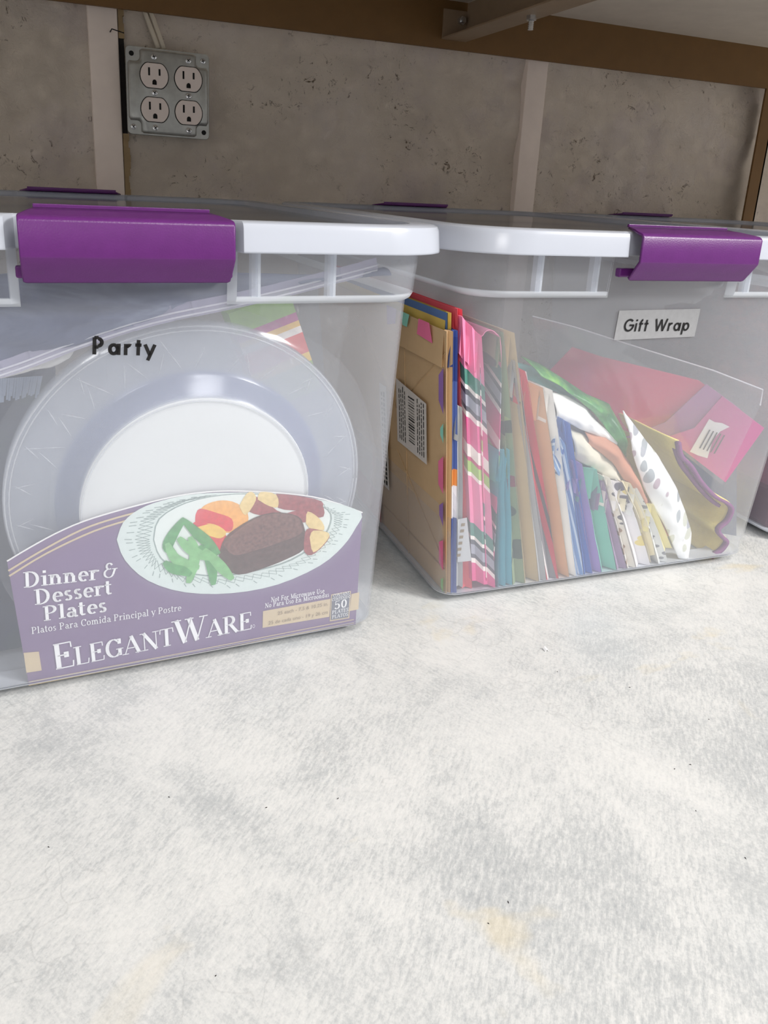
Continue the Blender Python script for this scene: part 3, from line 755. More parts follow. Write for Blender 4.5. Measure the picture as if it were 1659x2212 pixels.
# plate picture: oval clear plate with food
food = {}
def fm(k, c, v=.12, sc=300): food[k] = plain('food_print_' + k, srgb(*c), .55, v, sc)
fm('plate', (214, 224, 220), .03); fm('inner', (226, 232, 228), .02); fm('line', (150, 164, 160), .1); fm('steak', (112, 76, 70), .35, 420); fm('steak_dark', (84, 58, 54), .3, 300)
fm('bean', (86, 152, 92), .25, 200); fm('bean_light', (126, 184, 122), .15, 200); fm('red', (214, 62, 74), .15); fm('yellow', (236, 196, 96), .1); fm('orange', (236, 172, 92), .12); fm('skin', (150, 74, 78), .25); fm('potato', (226, 200, 140), .12)
FK = list(food); FI = {k: n for n, k in enumerate(FK)}; FMATS = [food[k] for k in FK]
g = G(); L_ = [.0057]
def lay(uz, key, sm=True):
    L_[0] -= .00004; p = smoothed(uz + [uz[0]], 3)[:-1] if sm else uz
    flat(g, p, L_[0], FI[key])
lay([(-0.0265, 0.1167), (-0.0217, 0.1297), (-0.0109, 0.1385), (0.0049, 0.1434), (0.0308, 0.1458), (0.0751, 0.1413), (0.1078, 0.1342), (0.1346, 0.1257), (0.1590, 0.1136), (0.1554, 0.1003), (0.1455, 0.0847), (0.1268, 0.0697), (0.0928, 0.0583), (0.0559, 0.0570), (0.0206, 0.0643), (-0.0060, 0.0792), (-0.0215, 0.0990)], 'plate')
lay([(-0.0020, 0.1131), (0.0021, 0.1294), (0.0210, 0.1399), (0.0475, 0.1430), (0.0751, 0.1405), (0.1078, 0.1334), (0.1304, 0.1202), (0.1340, 0.1074), (0.1254, 0.0920), (0.1032, 0.0787), (0.0773, 0.0738), (0.0449, 0.0739), (0.0173, 0.0827), (0.0026, 0.0970)], 'line')
lay([(-0.0011, 0.1129), (0.0031, 0.1289), (0.0216, 0.1391), (0.0475, 0.1423), (0.0751, 0.1397), (0.1078, 0.1326), (0.1293, 0.1199), (0.1324, 0.1077), (0.1241, 0.0931), (0.1023, 0.0801), (0.0765, 0.0751), (0.0449, 0.0752), (0.0180, 0.0838), (0.0035, 0.0976)], 'inner')
cut = G(); oc = [(0.0567, 0.1051)][0]
outer = [(-0.0234, 0.1163), (-0.0193, 0.1286), (-0.0085, 0.1367), (0.0068, 0.1413), (0.0275, 0.1439), (0.1270, 0.1255), (0.1511, 0.1134), (0.1489, 0.1012), (0.1405, 0.0872), (0.1227, 0.0730), (0.0911, 0.0621), (0.0558, 0.0608), (0.0220, 0.0678), (-0.0033, 0.0815), (-0.0183, 0.1000)]
inner = [(-0.0033, 0.1133), (0.0009, 0.1296), (0.0119, 0.1370), (0.0243, 0.1414), (0.0441, 0.1434), (0.1272, 0.1222), (0.1350, 0.1147), (0.1357, 0.1055), (0.1278, 0.0908), (0.1056, 0.0766), (0.0788, 0.0718), (0.0449, 0.0723), (0.0153, 0.0811), (0.0009, 0.0961), (-0.0028, 0.1052)]
L_[0] -= .00004
for k in range(len(outer)):
    a0, a1 = outer[k], outer[(k + 1) % len(outer)]; b0, b1 = inner[k], inner[(k + 1) % len(inner)]
    if k == 4: continue
    for q in range(5):
        t0, t1 = q / 5, (q + 1) / 5
        m = lambda a, b, t: (lerp(a[0], b[0], t), lerp(a[1], b[1], t))
        o0, o1, i0, i1 = m(a0, a1, t0), m(a0, a1, t1), m(b0, b1, t0), m(b0, b1, t1)
        ribbon(g, [m(o0, i0, .45), m(o1, i1, .95)], .0004, L_[0], FI['line']); ribbon(g, [m(o1, i1, .45), m(o0, i0, .95)], .0004, L_[0], FI['line'])
        if q % 2 == 0: ribbon(g, [m(o0, i0, .1), m(o0, i0, .35)], .0006, L_[0], FI['line'])
lay([(0.0302, 0.1301), (0.0342, 0.1357), (0.0442, 0.1385), (0.0551, 0.1364), (0.0650, 0.1287), (0.0673, 0.1186), (0.0619, 0.1115), (0.0479, 0.1115), (0.0342, 0.1193)], 'orange')
lay([(0.0255, 0.1186), (0.0289, 0.1239), (0.0444, 0.1159), (0.0522, 0.1050), (0.0475, 0.0958), (0.0377, 0.1013), (0.0292, 0.1084)], 'red')
lay([(0.0282, 0.1289), (0.0315, 0.1337), (0.0443, 0.1283), (0.0547, 0.1223), (0.0555, 0.1136), (0.0507, 0.1123), (0.0393, 0.1205), (0.0289, 0.1220)], 'red')
lay([(0.0295, 0.1188), (0.0410, 0.1199), (0.0507, 0.1119), (0.0466, 0.1070), (0.0370, 0.1108), (0.0302, 0.1141)], 'yellow')
for w_, s_ in (([(0.0600, 0.1324), (0.0653, 0.1417), (0.0702, 0.1422), (0.0725, 0.1354), (0.0651, 0.1240)], [(0.0643, 0.1288), (0.0724, 0.1385), (0.0892, 0.1247), (0.0922, 0.1228), (0.0757, 0.1226)]),
               ([(0.0739, 0.1360), (0.0758, 0.1419), (0.0880, 0.1382), (0.0898, 0.1278), (0.0826, 0.1295)], [(0.0879, 0.1390), (0.1040, 0.1355), (0.1245, 0.1282), (0.1235, 0.1211), (0.1084, 0.1222), (0.0899, 0.1270)]),
               ([(0.1128, 0.1104), (0.1137, 0.1208), (0.1240, 0.1129), (0.1285, 0.1032), (0.1210, 0.1002)], [(0.0967, 0.1214), (0.1120, 0.1242), (0.1247, 0.1250), (0.1270, 0.1146), (0.1156, 0.1149), (0.1109, 0.1114)])):
    lay(s_, 'skin'); lay(w_, 'potato')
lay([(0.0454, 0.0937), (0.0501, 0.1073), (0.0624, 0.1165), (0.0764, 0.1225), (0.0915, 0.1229), (0.1057, 0.1178), (0.1105, 0.1107), (0.1135, 0.0980), (0.1122, 0.0873), (0.0993, 0.0810), (0.0809, 0.0757), (0.0609, 0.0732), (0.0490, 0.0826)], 'steak_dark')
lay([(0.0488, 0.1012), (0.0535, 0.1076), (0.0653, 0.1161), (0.0775, 0.1216), (0.0908, 0.1222), (0.1050, 0.1171), (0.1091, 0.1092), (0.1088, 0.1019), (0.0912, 0.0964), (0.0730, 0.0926), (0.0570, 0.0911)], 'steak')
lay([(0.1125, 0.1022), (0.1161, 0.1058), (0.1327, 0.0985), (0.1294, 0.0893), (0.1191, 0.0812), (0.1126, 0.0864)], 'skin'); lay([(0.1166, 0.0975), (0.1193, 0.1033), (0.1322, 0.0994), (0.1308, 0.0921), (0.1205, 0.0835)], 'potato')
for ch, k in (([(0.0203, 0.1277), (0.0126, 0.1166), (0.0083, 0.1058), (0.0135, 0.0988)], 'bean'), ([(0.0196, 0.1263), (0.0292, 0.1142), (0.0377, 0.1044), (0.0454, 0.0937)], 'bean'), ([(0.0076, 0.1090), (0.0134, 0.0953), (0.0248, 0.0867), (0.0309, 0.0848)], 'bean_light'), ([(0.0242, 0.1119), (0.0275, 0.0989), (0.0262, 0.0852), (0.0227, 0.0725)], 'bean_light'),
              ([(0.0309, 0.1031), (0.0378, 0.0933), (0.0406, 0.0808), (0.0415, 0.0675)], 'bean'), ([(0.0343, 0.0998), (0.0430, 0.0885), (0.0501, 0.0784), (0.0563, 0.0699)], 'bean_light'), ([(0.0055, 0.0938), (0.0113, 0.0873), (0.0190, 0.0836), (0.0248, 0.0794)], 'bean'), ([(0.0159, 0.1123), (0.0225, 0.1036), (0.0309, 0.0960), (0.0413, 0.0904)], 'bean_light')):
    L_[0] -= .00004; ribbon(g, smoothed(ch, 5), .0082, L_[0], FI[k], taper=True)
part(card, 'plate_picture', g, FMATS)
g = G(); LO = .0052
def word(text, pts, thick, thin, mul=1.0, **kw):
    (a, b, t) = pts; fn_ = FP(LO); dx, dy = b[0] - a[0], b[1] - a[1]
    h = abs((t[0] - a[0]) * -dy + (t[1] - a[1]) * dx) / math.hypot(dx, dy)
    lettering(g, text, a, h * mul, fn_, thick, thin, width=math.hypot(dx, dy), direction=(dx, dy), **kw)
word('Dinner', [(-0.0883, 0.0884), (-0.0396, 0.0865), (-0.0880, 0.1005)], .17, .055, track=-.02)
word('&', [(-0.0374, 0.0872), (-0.0271, 0.0870), (-0.0378, 0.0991)], .13, .05)
word('Dessert', [(-0.0824, 0.0733), (-0.0311, 0.0729), (-0.0830, 0.0855)], .17, .055, track=-.02)
word('Plates', [(-0.0778, 0.0589), (-0.0352, 0.0586), (-0.0779, 0.0709)], .17, .055, track=-.02)
word('Platos Para Comida Principal y Postre', [(-0.0862, 0.0496), (0.0176, 0.0489), (-0.0864, 0.0552)], .13, .06)
word('ELEGANTWARE', [(-0.0740, 0.0157), (0.0727, 0.0209), (-0.0747, 0.0372)], .17, .045, small={0, 7}, track=-.03)
word('O', [(0.0730, 0.0212), (0.0753, 0.0212), (0.0726, 0.0244)], .10, .10)
word('Not For Microwave Use', [(0.0874, 0.0430), (0.1325, 0.0433), (0.0869, 0.0475)], .15, .07)
word('No Para Uso En Microondas', [(0.0827, 0.0383), (0.1369, 0.0389), (0.0821, 0.0427)], .15, .07)
word('CONTAINS', [(0.1406, 0.0373), (0.1549, 0.0378), (0.1400, 0.0406)], .15, .07)
word('CONTENIDO', [(0.1396, 0.0339), (0.1560, 0.0344), (0.1390, 0.0367)], .15, .07)
word('50', [(0.1419, 0.0253), (0.1538, 0.0257), (0.1409, 0.0332)], .17, .06)
word('PLATES', [(0.1406, 0.0209), (0.1554, 0.0212), (0.1399, 0.0243)], .15, .07)
word('PLATOS', [(0.1409, 0.0163), (0.1554, 0.0166), (0.1403, 0.0196)], .15, .07)
part(card, 'lettering', g, M['white_print'])
g = G(); e1 = [(0.0937, 0.0295), (0.1366, 0.0304), (0.0863, 0.0216), (0.1368, 0.0222)]
sans(g, '25 each - 7.5 & 10.25 in.', e1[0], e1[1], .0034, FP(LO)); sans(g, '25 de cada uno - 19 y 26 cm', e1[2], e1[3], .0034, FP(LO))
part(card, 'size_lettering', g, M['dim_print'])

# zip bag above the plates
M['bluecloth'] = NT('blue_grey_wrap')
_t = M['bluecloth']; _n = _t.noise(7, 5, .6, _t.mapping((1, 1, 4.2), (0, .35, 0)), .8)
_t.base(_t.ramp(_n, [(.35, srgb(48, 56, 92)), (.5, srgb(84, 92, 122)), (.62, srgb(124, 132, 156))])); _t.set(Roughness=.5); M['bluecloth'] = _t.m
A_ = [(-0.1113, 0.2309), (-0.0860, 0.2416), (-0.0491, 0.2545), (0.0023, 0.2698), (0.0537, 0.2820), (0.0985, 0.2921), (0.1633, 0.3051)]; B_ = [(-0.1044, 0.2988), (-0.0697, 0.3016), (-0.0331, 0.3018), (0.0029, 0.3019), (0.0533, 0.3015), (0.0980, 0.3010), (0.1708, 0.3025)]
B_ = [(u, min(z, .3225)) for u, z in B_]
A_ = [(u, z) for u, z in A_]
g = patch(pts3(A_, .016), pts3(B_, .019), 44, 20, .006, 26, 5, .003, stretch=(.5, 1.6))
zb = content(1, 'zip_bag', g, M['bluecloth'], 'blue-grey wrinkled zip bag lying above the plate pack', 'bag', smooth=True, solid=.002)
M['zip'] = frosted('zip_strip_plastic', srgb(214, 208, 232), .45, .15, .4, 1.4)
M['zipline'] = frosted('zip_ridge_plastic', srgb(248, 246, 252), .7, .15, .4, 1.4)
A2 = smoothed([(-0.1110, 0.2322), (-0.0794, 0.2419), (-0.0451, 0.2549), (0.0019, 0.2694), (0.0531, 0.2796), (0.0978, 0.2893), (0.1569, 0.3044)]); 
g = G(); ribbon(g, [(u, z + .004) for u, z in A2], .0105, .0125); part(zb, 'zip_strip', g, M['zip'], solid=.0006)
for dz in (.0005, .0040):
    g = G(); g.tube([FP(.0118)(u, z + dz) for u, z in A2], .0007, 6); part(zb, 'zip_ridge', g, M['zipline'], smooth=True)

# striped napkins in film, right of the plates
cols = [((150, 190, 92)), ((186, 70, 140)), ((238, 190, 92)), ((242, 232, 224)), ((226, 88, 84)), ((244, 200, 84)), ((150, 180, 92))]
mats = [plain('napkin_stripe', srgb(*c), .8, .08, 90) for c in cols]
a3, b3 = [(0.1126, 0.2819), (0.1413, 0.2035)]
a3 = Vector((a3[0], .1, a3[1])); b3 = Vector((b3[0], .1, b3[1])); e2 = a3 - b3; ln = e2.length; e2.normalize(); e1v = Vector((-e2.z, 0, e2.x))
if e1v.x > 0: e1v = -e1v
g = G(); fr = [0, .21, .29, .345, .41, .61, .70, 1.0]
for k in range(7):
    t0, t1 = 1 - fr[k + 1], 1 - fr[k]
    c4 = [b3 + e2 * ln * t0, b3 + e2 * ln * t0 + e1v * .050, b3 + e2 * ln * t1 + e1v * .050, b3 + e2 * ln * t1]
    o0 = len(g.v); g.v += [tuple(p) for p in c4] + [tuple(p + Vector((0, .03, 0))) for p in c4]
    g.f += [(o0, o0 + 1, o0 + 2, o0 + 3), (o0 + 4, o0 + 7, o0 + 6, o0 + 5), (o0, o0 + 3, o0 + 7, o0 + 4), (o0 + 2, o0 + 1, o0 + 5, o0 + 6)] + ([(o0 + 3, o0 + 2, o0 + 6, o0 + 7)] if k == 0 else []) + ([(o0, o0 + 4, o0 + 5, o0 + 1)] if k == 6 else [])
    g.mi += [k] * (4 + (k == 0) + (k == 6))
nap = content(1, 'napkin_pack', g, mats, 'pack of striped paper napkins tilted behind the plates', 'napkins')
w1 = [(0.0872, 0.2790), (0.1162, 0.2735), (0.1386, 0.2732), (0.1588, 0.2705)]; w2 = [(0.0876, 0.2003), (0.1256, 0.1904), (0.1460, 0.1929), (0.1513, 0.2003)]
g = patch([(u, .094, z) for u, z in w1], [(u, .094, z) for u, z in w2], 26, 26, .008, 40, 9)
part(nap, 'film_wrap', g, M['film'], smooth=True)

# dark pack and white wrapper at the far left of the bin
M['navy'] = NT('navy_pack'); _t = M['navy']
_t.base(_t.ramp(_t.noise(14, 5, .6), [(.35, srgb(22, 28, 56)), (.55, srgb(38, 48, 80)), (.7, srgb(40, 72, 74))])); _t.set(Roughness=.35); M['navy'] = _t.m
q = [(-0.1272, 0.2224), (-0.0568, 0.2249), (-0.0810, -0.0145), (-0.1511, -0.0151)]
g = G(); g.prism([(u, max(.006, z)) for u, z in q], lambda u, z, d: (u, .110 + d, z), .04)
nv = content(1, 'party_pack', g, M['navy'], 'dark navy pack standing at the left behind the plates', 'pack')
g = G(); qa = [(-0.1102, 0.2212), (-0.0663, 0.2223)]; qb = [(-0.1116, 0.2061), (-0.0702, 0.2097)]
for k in range(30):
    t = k / 29; h = .0016; p, r = (lerp(qa[0][0], qa[1][0], t), lerp(qa[0][1], qa[1][1], t)), (lerp(qb[0][0], qb[1][0], t + .01), lerp(qb[0][1], qb[1][1], t) + random.uniform(-.003, .003))
    g.add([(p[0] - .0007, .1062, p[1]), (p[0] + .0007, .1062, p[1]), (r[0] + .0007, .1050, r[1]), (r[0] - .0007, .1050, r[1])], [(0, 1, 2, 3)])
M['fringe'] = plain('silver_fringe', srgb(150, 162, 186), .3, .1)
o = part(nv, 'fringe', g, M['fringe']); o['kind'] = 'stuff'
M['wrapper'] = plain('white_wrapper', srgb(232, 228, 222), .5, .05, 60)
wa = [(-0.1118, 0.2345), (-0.0900, 0.2436), (-0.0738, 0.2447), (-0.0569, 0.2515), (-0.0420, 0.2563)]; wb = [(-0.1125, 0.2275), (-0.0909, 0.2331), (-0.0744, 0.2373), (-0.0605, 0.2392), (-0.0489, 0.2450)]
g = patch(pts3(wa, .030), pts3(wb, .030), 26, 10, .004, 60, 2)
wr = content(1, 'wrapper', g, M['wrapper'], 'crumpled white wrapper at left above the dark navy pack', 'wrapper', smooth=True, solid=.0008)
g = G(); ribbon(g, smoothed([(-0.0896, 0.2418), (-0.0877, 0.2396), (-0.0846, 0.2385), (-0.0796, 0.2407), (-0.0765, 0.2449)]), .0006, .0248); flat(g, [(-0.0869, 0.2395), (-0.0798, 0.2404), (-0.0795, 0.2376), (-0.0868, 0.2367)], .0250)
part(wr, 'printed_mark', g, M['navy'])

# ---------------------------------------------------------------- bin 2: gift bags on edge
def bands(name, stops, axis, period, phase=0.0, rough=.6):
    t = NT(name); s = t.node('ShaderNodeSeparateXYZ'); t.l.new(t.coord(), s.inputs[0])
    v = t.math('MULTIPLY', s.outputs[0], axis[0]); v = t.math('ADD', v, t.math('MULTIPLY', s.outputs[1], axis[1])); v = t.math('ADD', v, t.math('MULTIPLY', s.outputs[2], axis[2]))
    v = t.math('FRACT', t.math('ADD', t.math('DIVIDE', v, period), phase + 20))
    tot = sum(w for w, c in stops); p = 0; st = []
    for w, c in stops: st.append((p / tot, srgb(*c))); p += w
    t.base(t.ramp(v, st, 'CONSTANT')); t.set(Roughness=rough); return t.m
def spots(name, base, cols, scale, thr=.3, rough=.6, sz=1.0):
    t = NT(name); v = t.node('ShaderNodeTexVoronoi'); v.inputs['Scale'].default_value = scale; v.inputs['Randomness'].default_value = .8
    t.l.new(t.mapping((1, .25, sz)), v.inputs['Vector'])
    c = t.ramp(v.outputs['Color'], [(k / len(cols), srgb(*q)) for k, q in enumerate(cols)], 'CONSTANT')
    t.base(t.mix(t.ramp(v.outputs['Distance'], [(thr, (1, 1, 1)), (thr + .03, (0, 0, 0))]), srgb(*base), c)); t.set(Roughness=rough); return t.m
def paper(name, c, vary=.06): return plain(name, srgb(*c), .7, vary, 25, bump=.15, bscale=80)

def bag(name, quad, depth, mat, label, off=.005, valley=.012, folds=1, cat='gift bag', sag=.0, grp='gift bags filed on edge in the clear bin'):
    """folded paper bag standing on edge: two panels and a pleated gusset towards the front wall"""
    quad = [(u, max(.0084, z)) for u, z in quad]; BL, BR, TR, TL = quad; n = 9; rows = []
    for j in range(n + 1):
        t = j / n
        u0 = lerp(BL[0], TL[0], t); u1 = lerp(BR[0], TR[0], t); z0 = lerp(BL[1], TL[1], t); z1 = lerp(BR[1], TR[1], t)
        w = .0012 * noise.noise(Vector((BL[0] * 40, 1.0, t * 4))) * math.sin(math.pi * t) + sag * math.sin(math.pi * t)
        row = []
        m = 2 * folds
        for k in range(m + 1):
            s = k / m; d = valley if k % 2 else 0.0
            u, z = lerp(u0, u1, s) + w, lerp(z0, z1, s); row.append((u, vf(z) + off + d, z))
        for s in (1, .5, 0):
            u, z = lerp(u0, u1, s) + w, lerp(z0, z1, s); row.append((u, vf(z) + off + depth - (valley if s == .5 else 0), z))
        rows.append(row)
    g = G(); g.loft(rows, True, cap0=True)
    # folded rim: a lining a little inside, so that the mouth reads as double paper
    top = rows[-1]; c = Vector((sum(p[0] for p in top) / len(top), sum(p[1] for p in top) / len(top), 0))
    inn = [(lerp(p[0], c.x, .12), lerp(p[1], c.y, .03), p[2]) for p in top]; low = [(p[0], p[1], p[2] - .03) for p in inn]
    g.loft([top, inn, low], True)
    return content(2, name, g, mat, label, cat, grp, solid=.0004)

kraft = paper('kraft_paper', (196, 164, 124)); tan = paper('tan_paper', (196, 176, 138)); greyp = paper('grey_paper', (172, 172, 172)); white = paper('white_paper', (232, 228, 222))
coral = paper('coral_paper', (222, 88, 100)); teal = paper('teal_paper', (98, 170, 184)); blue = paper('blue_paper', (62, 110, 186)); lav = paper('lavender_paper', (160, 138, 196)); mint = paper('mint_paper', (128, 196, 178)); mauve = paper('mauve_paper', (160, 134, 164))
peach = paper('peach_kraft_paper', (214, 172, 134)); cream = paper('cream_paper', (232, 222, 190)); lemon = paper('lemon_paper', (228, 218, 158))
pinkstripe = bands('pink_green_stripes', [(25, (240, 228, 222)), (8, (190, 50, 110)), (22, (160, 190, 100)), (8, (240, 230, 224)), (95, (226, 132, 168)), (28, (76, 128, 116)), (8, (240, 230, 224)), (10, (82, 82, 92)), (20, (160, 160, 172)), (10, (82, 82, 92)), (10, (240, 230, 224)), (50, (214, 84, 140))][::-1], (.85, -.45, 1), .128, .53)
reddash = bands('red_white_grey_dashes', [(30, (206, 44, 66)), (9, (240, 234, 230)), (22, (120, 120, 124)), (14, (206, 44, 66)), (8, (70, 70, 74))], (2.4, -.1, 1), .062)
bluestrip = bands('blue_white_edge', [(40, (70, 92, 160)), (12, (226, 222, 226)), (6, (222, 150, 84)), (30, (92, 112, 172)), (14, (60, 80, 146))], (0, 0, 1), .27, .1)
sage = spots('sage_print', (142, 158, 120), [(150, 60, 84), (70, 84, 74), (176, 190, 130)], 48, .34)
polka = spots('white_polka', (240, 240, 238), [(176, 178, 184), (208, 208, 190), (184, 164, 172), (168, 174, 176)], 80, .38, .3, .62)
loops = spots('white_red_blue_print', (236, 232, 232), [(196, 60, 80), (64, 74, 130), (232, 210, 110), (70, 62, 84)], 60, .34)
fleck = spots('white_dark_fleck', (234, 228, 216), [(60, 54, 70), (170, 140, 110), (120, 100, 130)], 85, .3)
dotty = spots('white_small_dots', (226, 226, 222), [(130, 130, 134), (170, 170, 170)], 110, .28)
scrib = bands('blue_white_scribble', [(3, (70, 120, 180)), (2, (220, 228, 236)), (4, (104, 150, 200)), (2, (210, 222, 234))], (2.5, .4, 1), .014)

b1 = bag('gift_bag', [(-0.1700, 0.0062), (-0.1646, 0.0044), (-0.1962, 0.2560), (-0.2018, 0.2561)], .36, [kraft], 'kraft gift bag with white barcode sticker, against the wall beside Party bin', off=.006, valley=.004)
# sticker and printed shapes on the broad left side of the kraft bag
def side(uz0, n): return n
s0 = [(-0.1700, 0.0062), (-0.2018, 0.2561)]
def SIDE(v, z, lift=.0006):
    t = (z - s0[0][1]) / (s0[1][1] - s0[0][1]); u = lerp(s0[0][0], s0[1][0], t)
    return (u - lift, vf(z) + .006 + v, z)
M['label_white'] = plain('sticker_white', srgb(206, 198, 190), .6, .03)
def sideflat(parent, name, vz, m, lift=.0006):
    g = G(); g.add([SIDE(v, z, lift) for v, z in vz], [tuple(range(len(vz)))]); return part(parent, name, g, m)
stk = sideflat(b1, 'barcode_sticker', [(.034, .128), (.104, .128), (.104, .192), (.034, .186)], M['label_white'], .0030)
g = G(); v = .060
for k in range(17):
    w = random.choice((.0005, .0009, .0013)); g.add([SIDE(a, b, .0034) for a, b in ((.060, .138 + k * .0027), (.074, .138 + k * .0027), (.074, .138 + k * .0027 + w), (.060, .138 + k * .0027 + w))], [(0, 1, 2, 3)])
for c0, n in ((.039, 4), (.082, 4)):
    for k in range(n):
        z = .133
        while z < .182:
            w = random.uniform(.002, .006); g.add([SIDE(a, b, .0034) for a, b in ((c0 + k * .0045, z), (c0 + k * .0045 + .0014, z), (c0 + k * .0045 + .0014, z + w), (c0 + k * .0045, z + w))], [(0, 1, 2, 3)]); z += w + .0012
part(stk, 'barcode_print', g, M['slot'])
shapes = {'purple': (142, 104, 168), 'pink': (226, 110, 150), 'green': (140, 196, 120), 'mint': (140, 206, 186)}
sm = {k: plain('printed_' + k, srgb(*c), .6, .04) for k, c in shapes.items()}
for k, vz in (('pink', [(.022, .242), (.054, .244), (.050, .258), (.028, .258)]), ('mint', [(.070, .258), (.092, .258), (.086, .246), (.076, .246)]), ('purple', [(.100, .258), (.124, .258), (.124, .240), (.104, .244)]), ('purple', [(.001, .186), (.010, .196), (.010, .218), (.001, .226)]),
              ('mint', [(.001, .160), (.007, .166), (.007, .172), (.001, .178)]), ('pink', [(.001, .112), (.011, .118), (.011, .140), (.001, .148)]), ('purple', [(.001, .080), (.009, .088), (.009, .098), (.001, .104)]), ('pink', [(.001, .034), (.010, .038), (.010, .060), (.001, .066)]), ('green', [(.001, .010), (.006, .014), (.006, .022), (.001, .026)])):
    sideflat(b1, 'printed_shape', vz, sm[k], .0024)
g = G()
for a, b in (((.088, .258), (.088, .006)), ((.112, .16), (.002, .238)), ((.112, .16), (.220, .238)), ((.112, .115), (.002, .04)), ((.002, .034), (.36, .034))):
    g.tube([SIDE(*a, .0004), SIDE(*b, .0004)], .0005, 6)
part(b1, 'fold_line', g, paper('fold_kraft', (178, 148, 110)))
st2 = sideflat(b1, 'text_sticker', [(.131, .062), (.150, .062), (.150, .176), (.131, .176)], M['label_white'], .0030)
g = G(); z = .066
while z < .170:
    w = random.uniform(.002, .006); g.add([SIDE(a, b, .0034) for a, b in ((.135, z), (.139, z), (.139, z + w), (.135, z + w))], [(0, 1, 2, 3)])
    w2 = w * .7; g.add([SIDE(a, b, .0034) for a, b in ((.142, z), (.145, z), (.145, z + w2), (.142, z + w2))], [(0, 1, 2, 3)]); z += w + .0016
part(st2, 'text_print', g, M['slot'])
sideflat(b1, 'red_patch', [(.160, .010), (.24, .010), (.24, .050), (.160, .045)], plain('printed_red', srgb(176, 62, 40), .6, .05), .0026)

q = [(-.1675, .02), (-.1652, .02), (-.1957, .2695), (-.1985, .2695)]
b2 = bag('gift_bag', q, .30, [paper('yellow_panel', (206, 178, 90))], 'yellow gift bag with blue border showing above the kraft bag', off=.014, valley=.002)
c2 = q
def SIDE2(v, z):
    t = (z - q[0][1]) / (q[3][1] - q[0][1]); return (lerp(q[0][0], q[3][0], t) - .0007, vf(z) + .014 + v, z)
zt = q[3][1]; g = G()
for vz in ([(.0, zt), (.30, zt), (.30, zt - .018), (.0, zt - .018)], [(.0, zt - .018), (.010, zt - .018), (.010, .05), (.0, .05)]): g.add([SIDE2(*p) for p in vz], [(0, 1, 2, 3)])
part(b2, 'blue_border', g, paper('slate_blue_border', (82, 112, 160)))
bag('gift_bag', [(-0.1653, 0.0061), (-0.1599, 0.0042), (-0.1928, 0.2569), (-0.1963, 0.2562)], .28, [bluestrip], 'thin blue and white gift bag pressed against the kraft bag', valley=.003)
bag('gift_bag', [(-0.1521, 0.0103), (-0.1417, 0.0082), (-0.1889, 0.2730), (-0.1930, 0.2734)], .34, [coral], 'tall thin coral red gift bag beside the yellow and blue one', off=.010, valley=.004)
b = bag('paper_insert', [(-0.1611, 0.0165), (-0.1547, 0.0145), (-0.1800, 0.1920), (-0.1841, 0.1939)], .10, [greyp], 'grey folded paper insert with a tag, between blue and coral bags', valley=.003, cat='paper')
tg = [(-0.1643, 0.0430), (-0.1503, 0.0426), (-0.1614, 0.0880), (-0.1703, 0.0872)]
g = G(); g.prism(tg, lambda u, z, d: (u, vf(z) + .0036 + d, z), .0005); tagp = part(b, 'paper_tag', g, plain('grey_tag', srgb(186, 186, 188), .6, .03))
g = G()
for k in range(6):
    c = [(-0.1661, 0.0830), (-0.1625, 0.0826), (-0.1567, 0.0488)]; zz = lerp(c[0][1], c[2][1], k / 5.5); g.add([FP(.0033)(u, z) for u, z in ((c[0][0], zz), (c[1][0], zz), (c[1][0], zz - .003), (c[0][0], zz - .003))], [(0, 1, 2, 3)])
part(tagp, 'tag_print', g, M['dim_print'])
bag('gift_bag', [(-0.1455, 0.0202), (-0.1199, 0.0016), (-0.1713, 0.2521), (-0.1903, 0.2680)], .22, [pinkstripe], 'pink bag with green and white diagonal stripes, two front pleats', folds=2, valley=.004)
# wide sleeve folded over its top, same stripes
ch = [(-0.1295, 0.0167), (-0.1514, 0.1345), (-0.1699, 0.2386), (-0.1695, 0.2524), (-0.1643, 0.2569), (-0.1571, 0.2537), (-0.1511, 0.2428), (-0.1414, 0.1811), (-0.1315, 0.1011), (-0.1226, 0.0157)]
ch = smoothed(ch, 3); g = G(); g.loft([[(u, vf(z) + .0065 + d, z) for u, z in ch] for d in (0, .05, .10, .16)], closed=False)
content(2, 'gift_bag', g, pinkstripe, 'striped pink bag with its rounded top folded over, beside the pleated one', 'gift bag', 'gift bags filed on edge in the clear bin', solid=.0006)
bag('gift_bag', [(-0.1002, 0.0058), (-0.0873, 0.0038), (-0.1515, 0.2546), (-0.1550, 0.2554)], .26, [sage], 'thin sage green printed gift bag left of the tall tan bag', off=.006, valley=.006)
bag('gift_bag', [(-0.1167, 0.0053), (-0.1025, 0.0093), (-0.1290, 0.1505), (-0.1394, 0.1504)], .20, [teal], 'short teal gift bag in front of the sage green one', off=.004, folds=2, valley=.006)
bag('gift_bag', [(-0.0875, 0.0044), (-0.0730, 0.0033), (-0.1419, 0.2542), (-0.1521, 0.2571)], .30, [tan], 'tall plain tan gift bag with creased gusset', valley=.012)
bag('gift_bag', [(-0.0722, 0.0042), (-0.0644, 0.0041), (-0.1338, 0.2279), (-0.1373, 0.2304)], .26, [greyp], 'thin plain grey gift bag between tan and red bags', valley=.004)
bag('gift_bag', [(-0.0636, 0.0050), (-0.0511, 0.0047), (-0.1247, 0.2208), (-0.1333, 0.2247)], .26, [reddash], 'red gift bag with white and grey dashes', valley=.006)
bag('gift_bag', [(-0.0503, 0.0062), (-0.0387, 0.0061), (-0.1062, 0.2058), (-0.1215, 0.2105)], .24, [peach], 'peach brown kraft bag next to the red dashed bag', valley=.014)
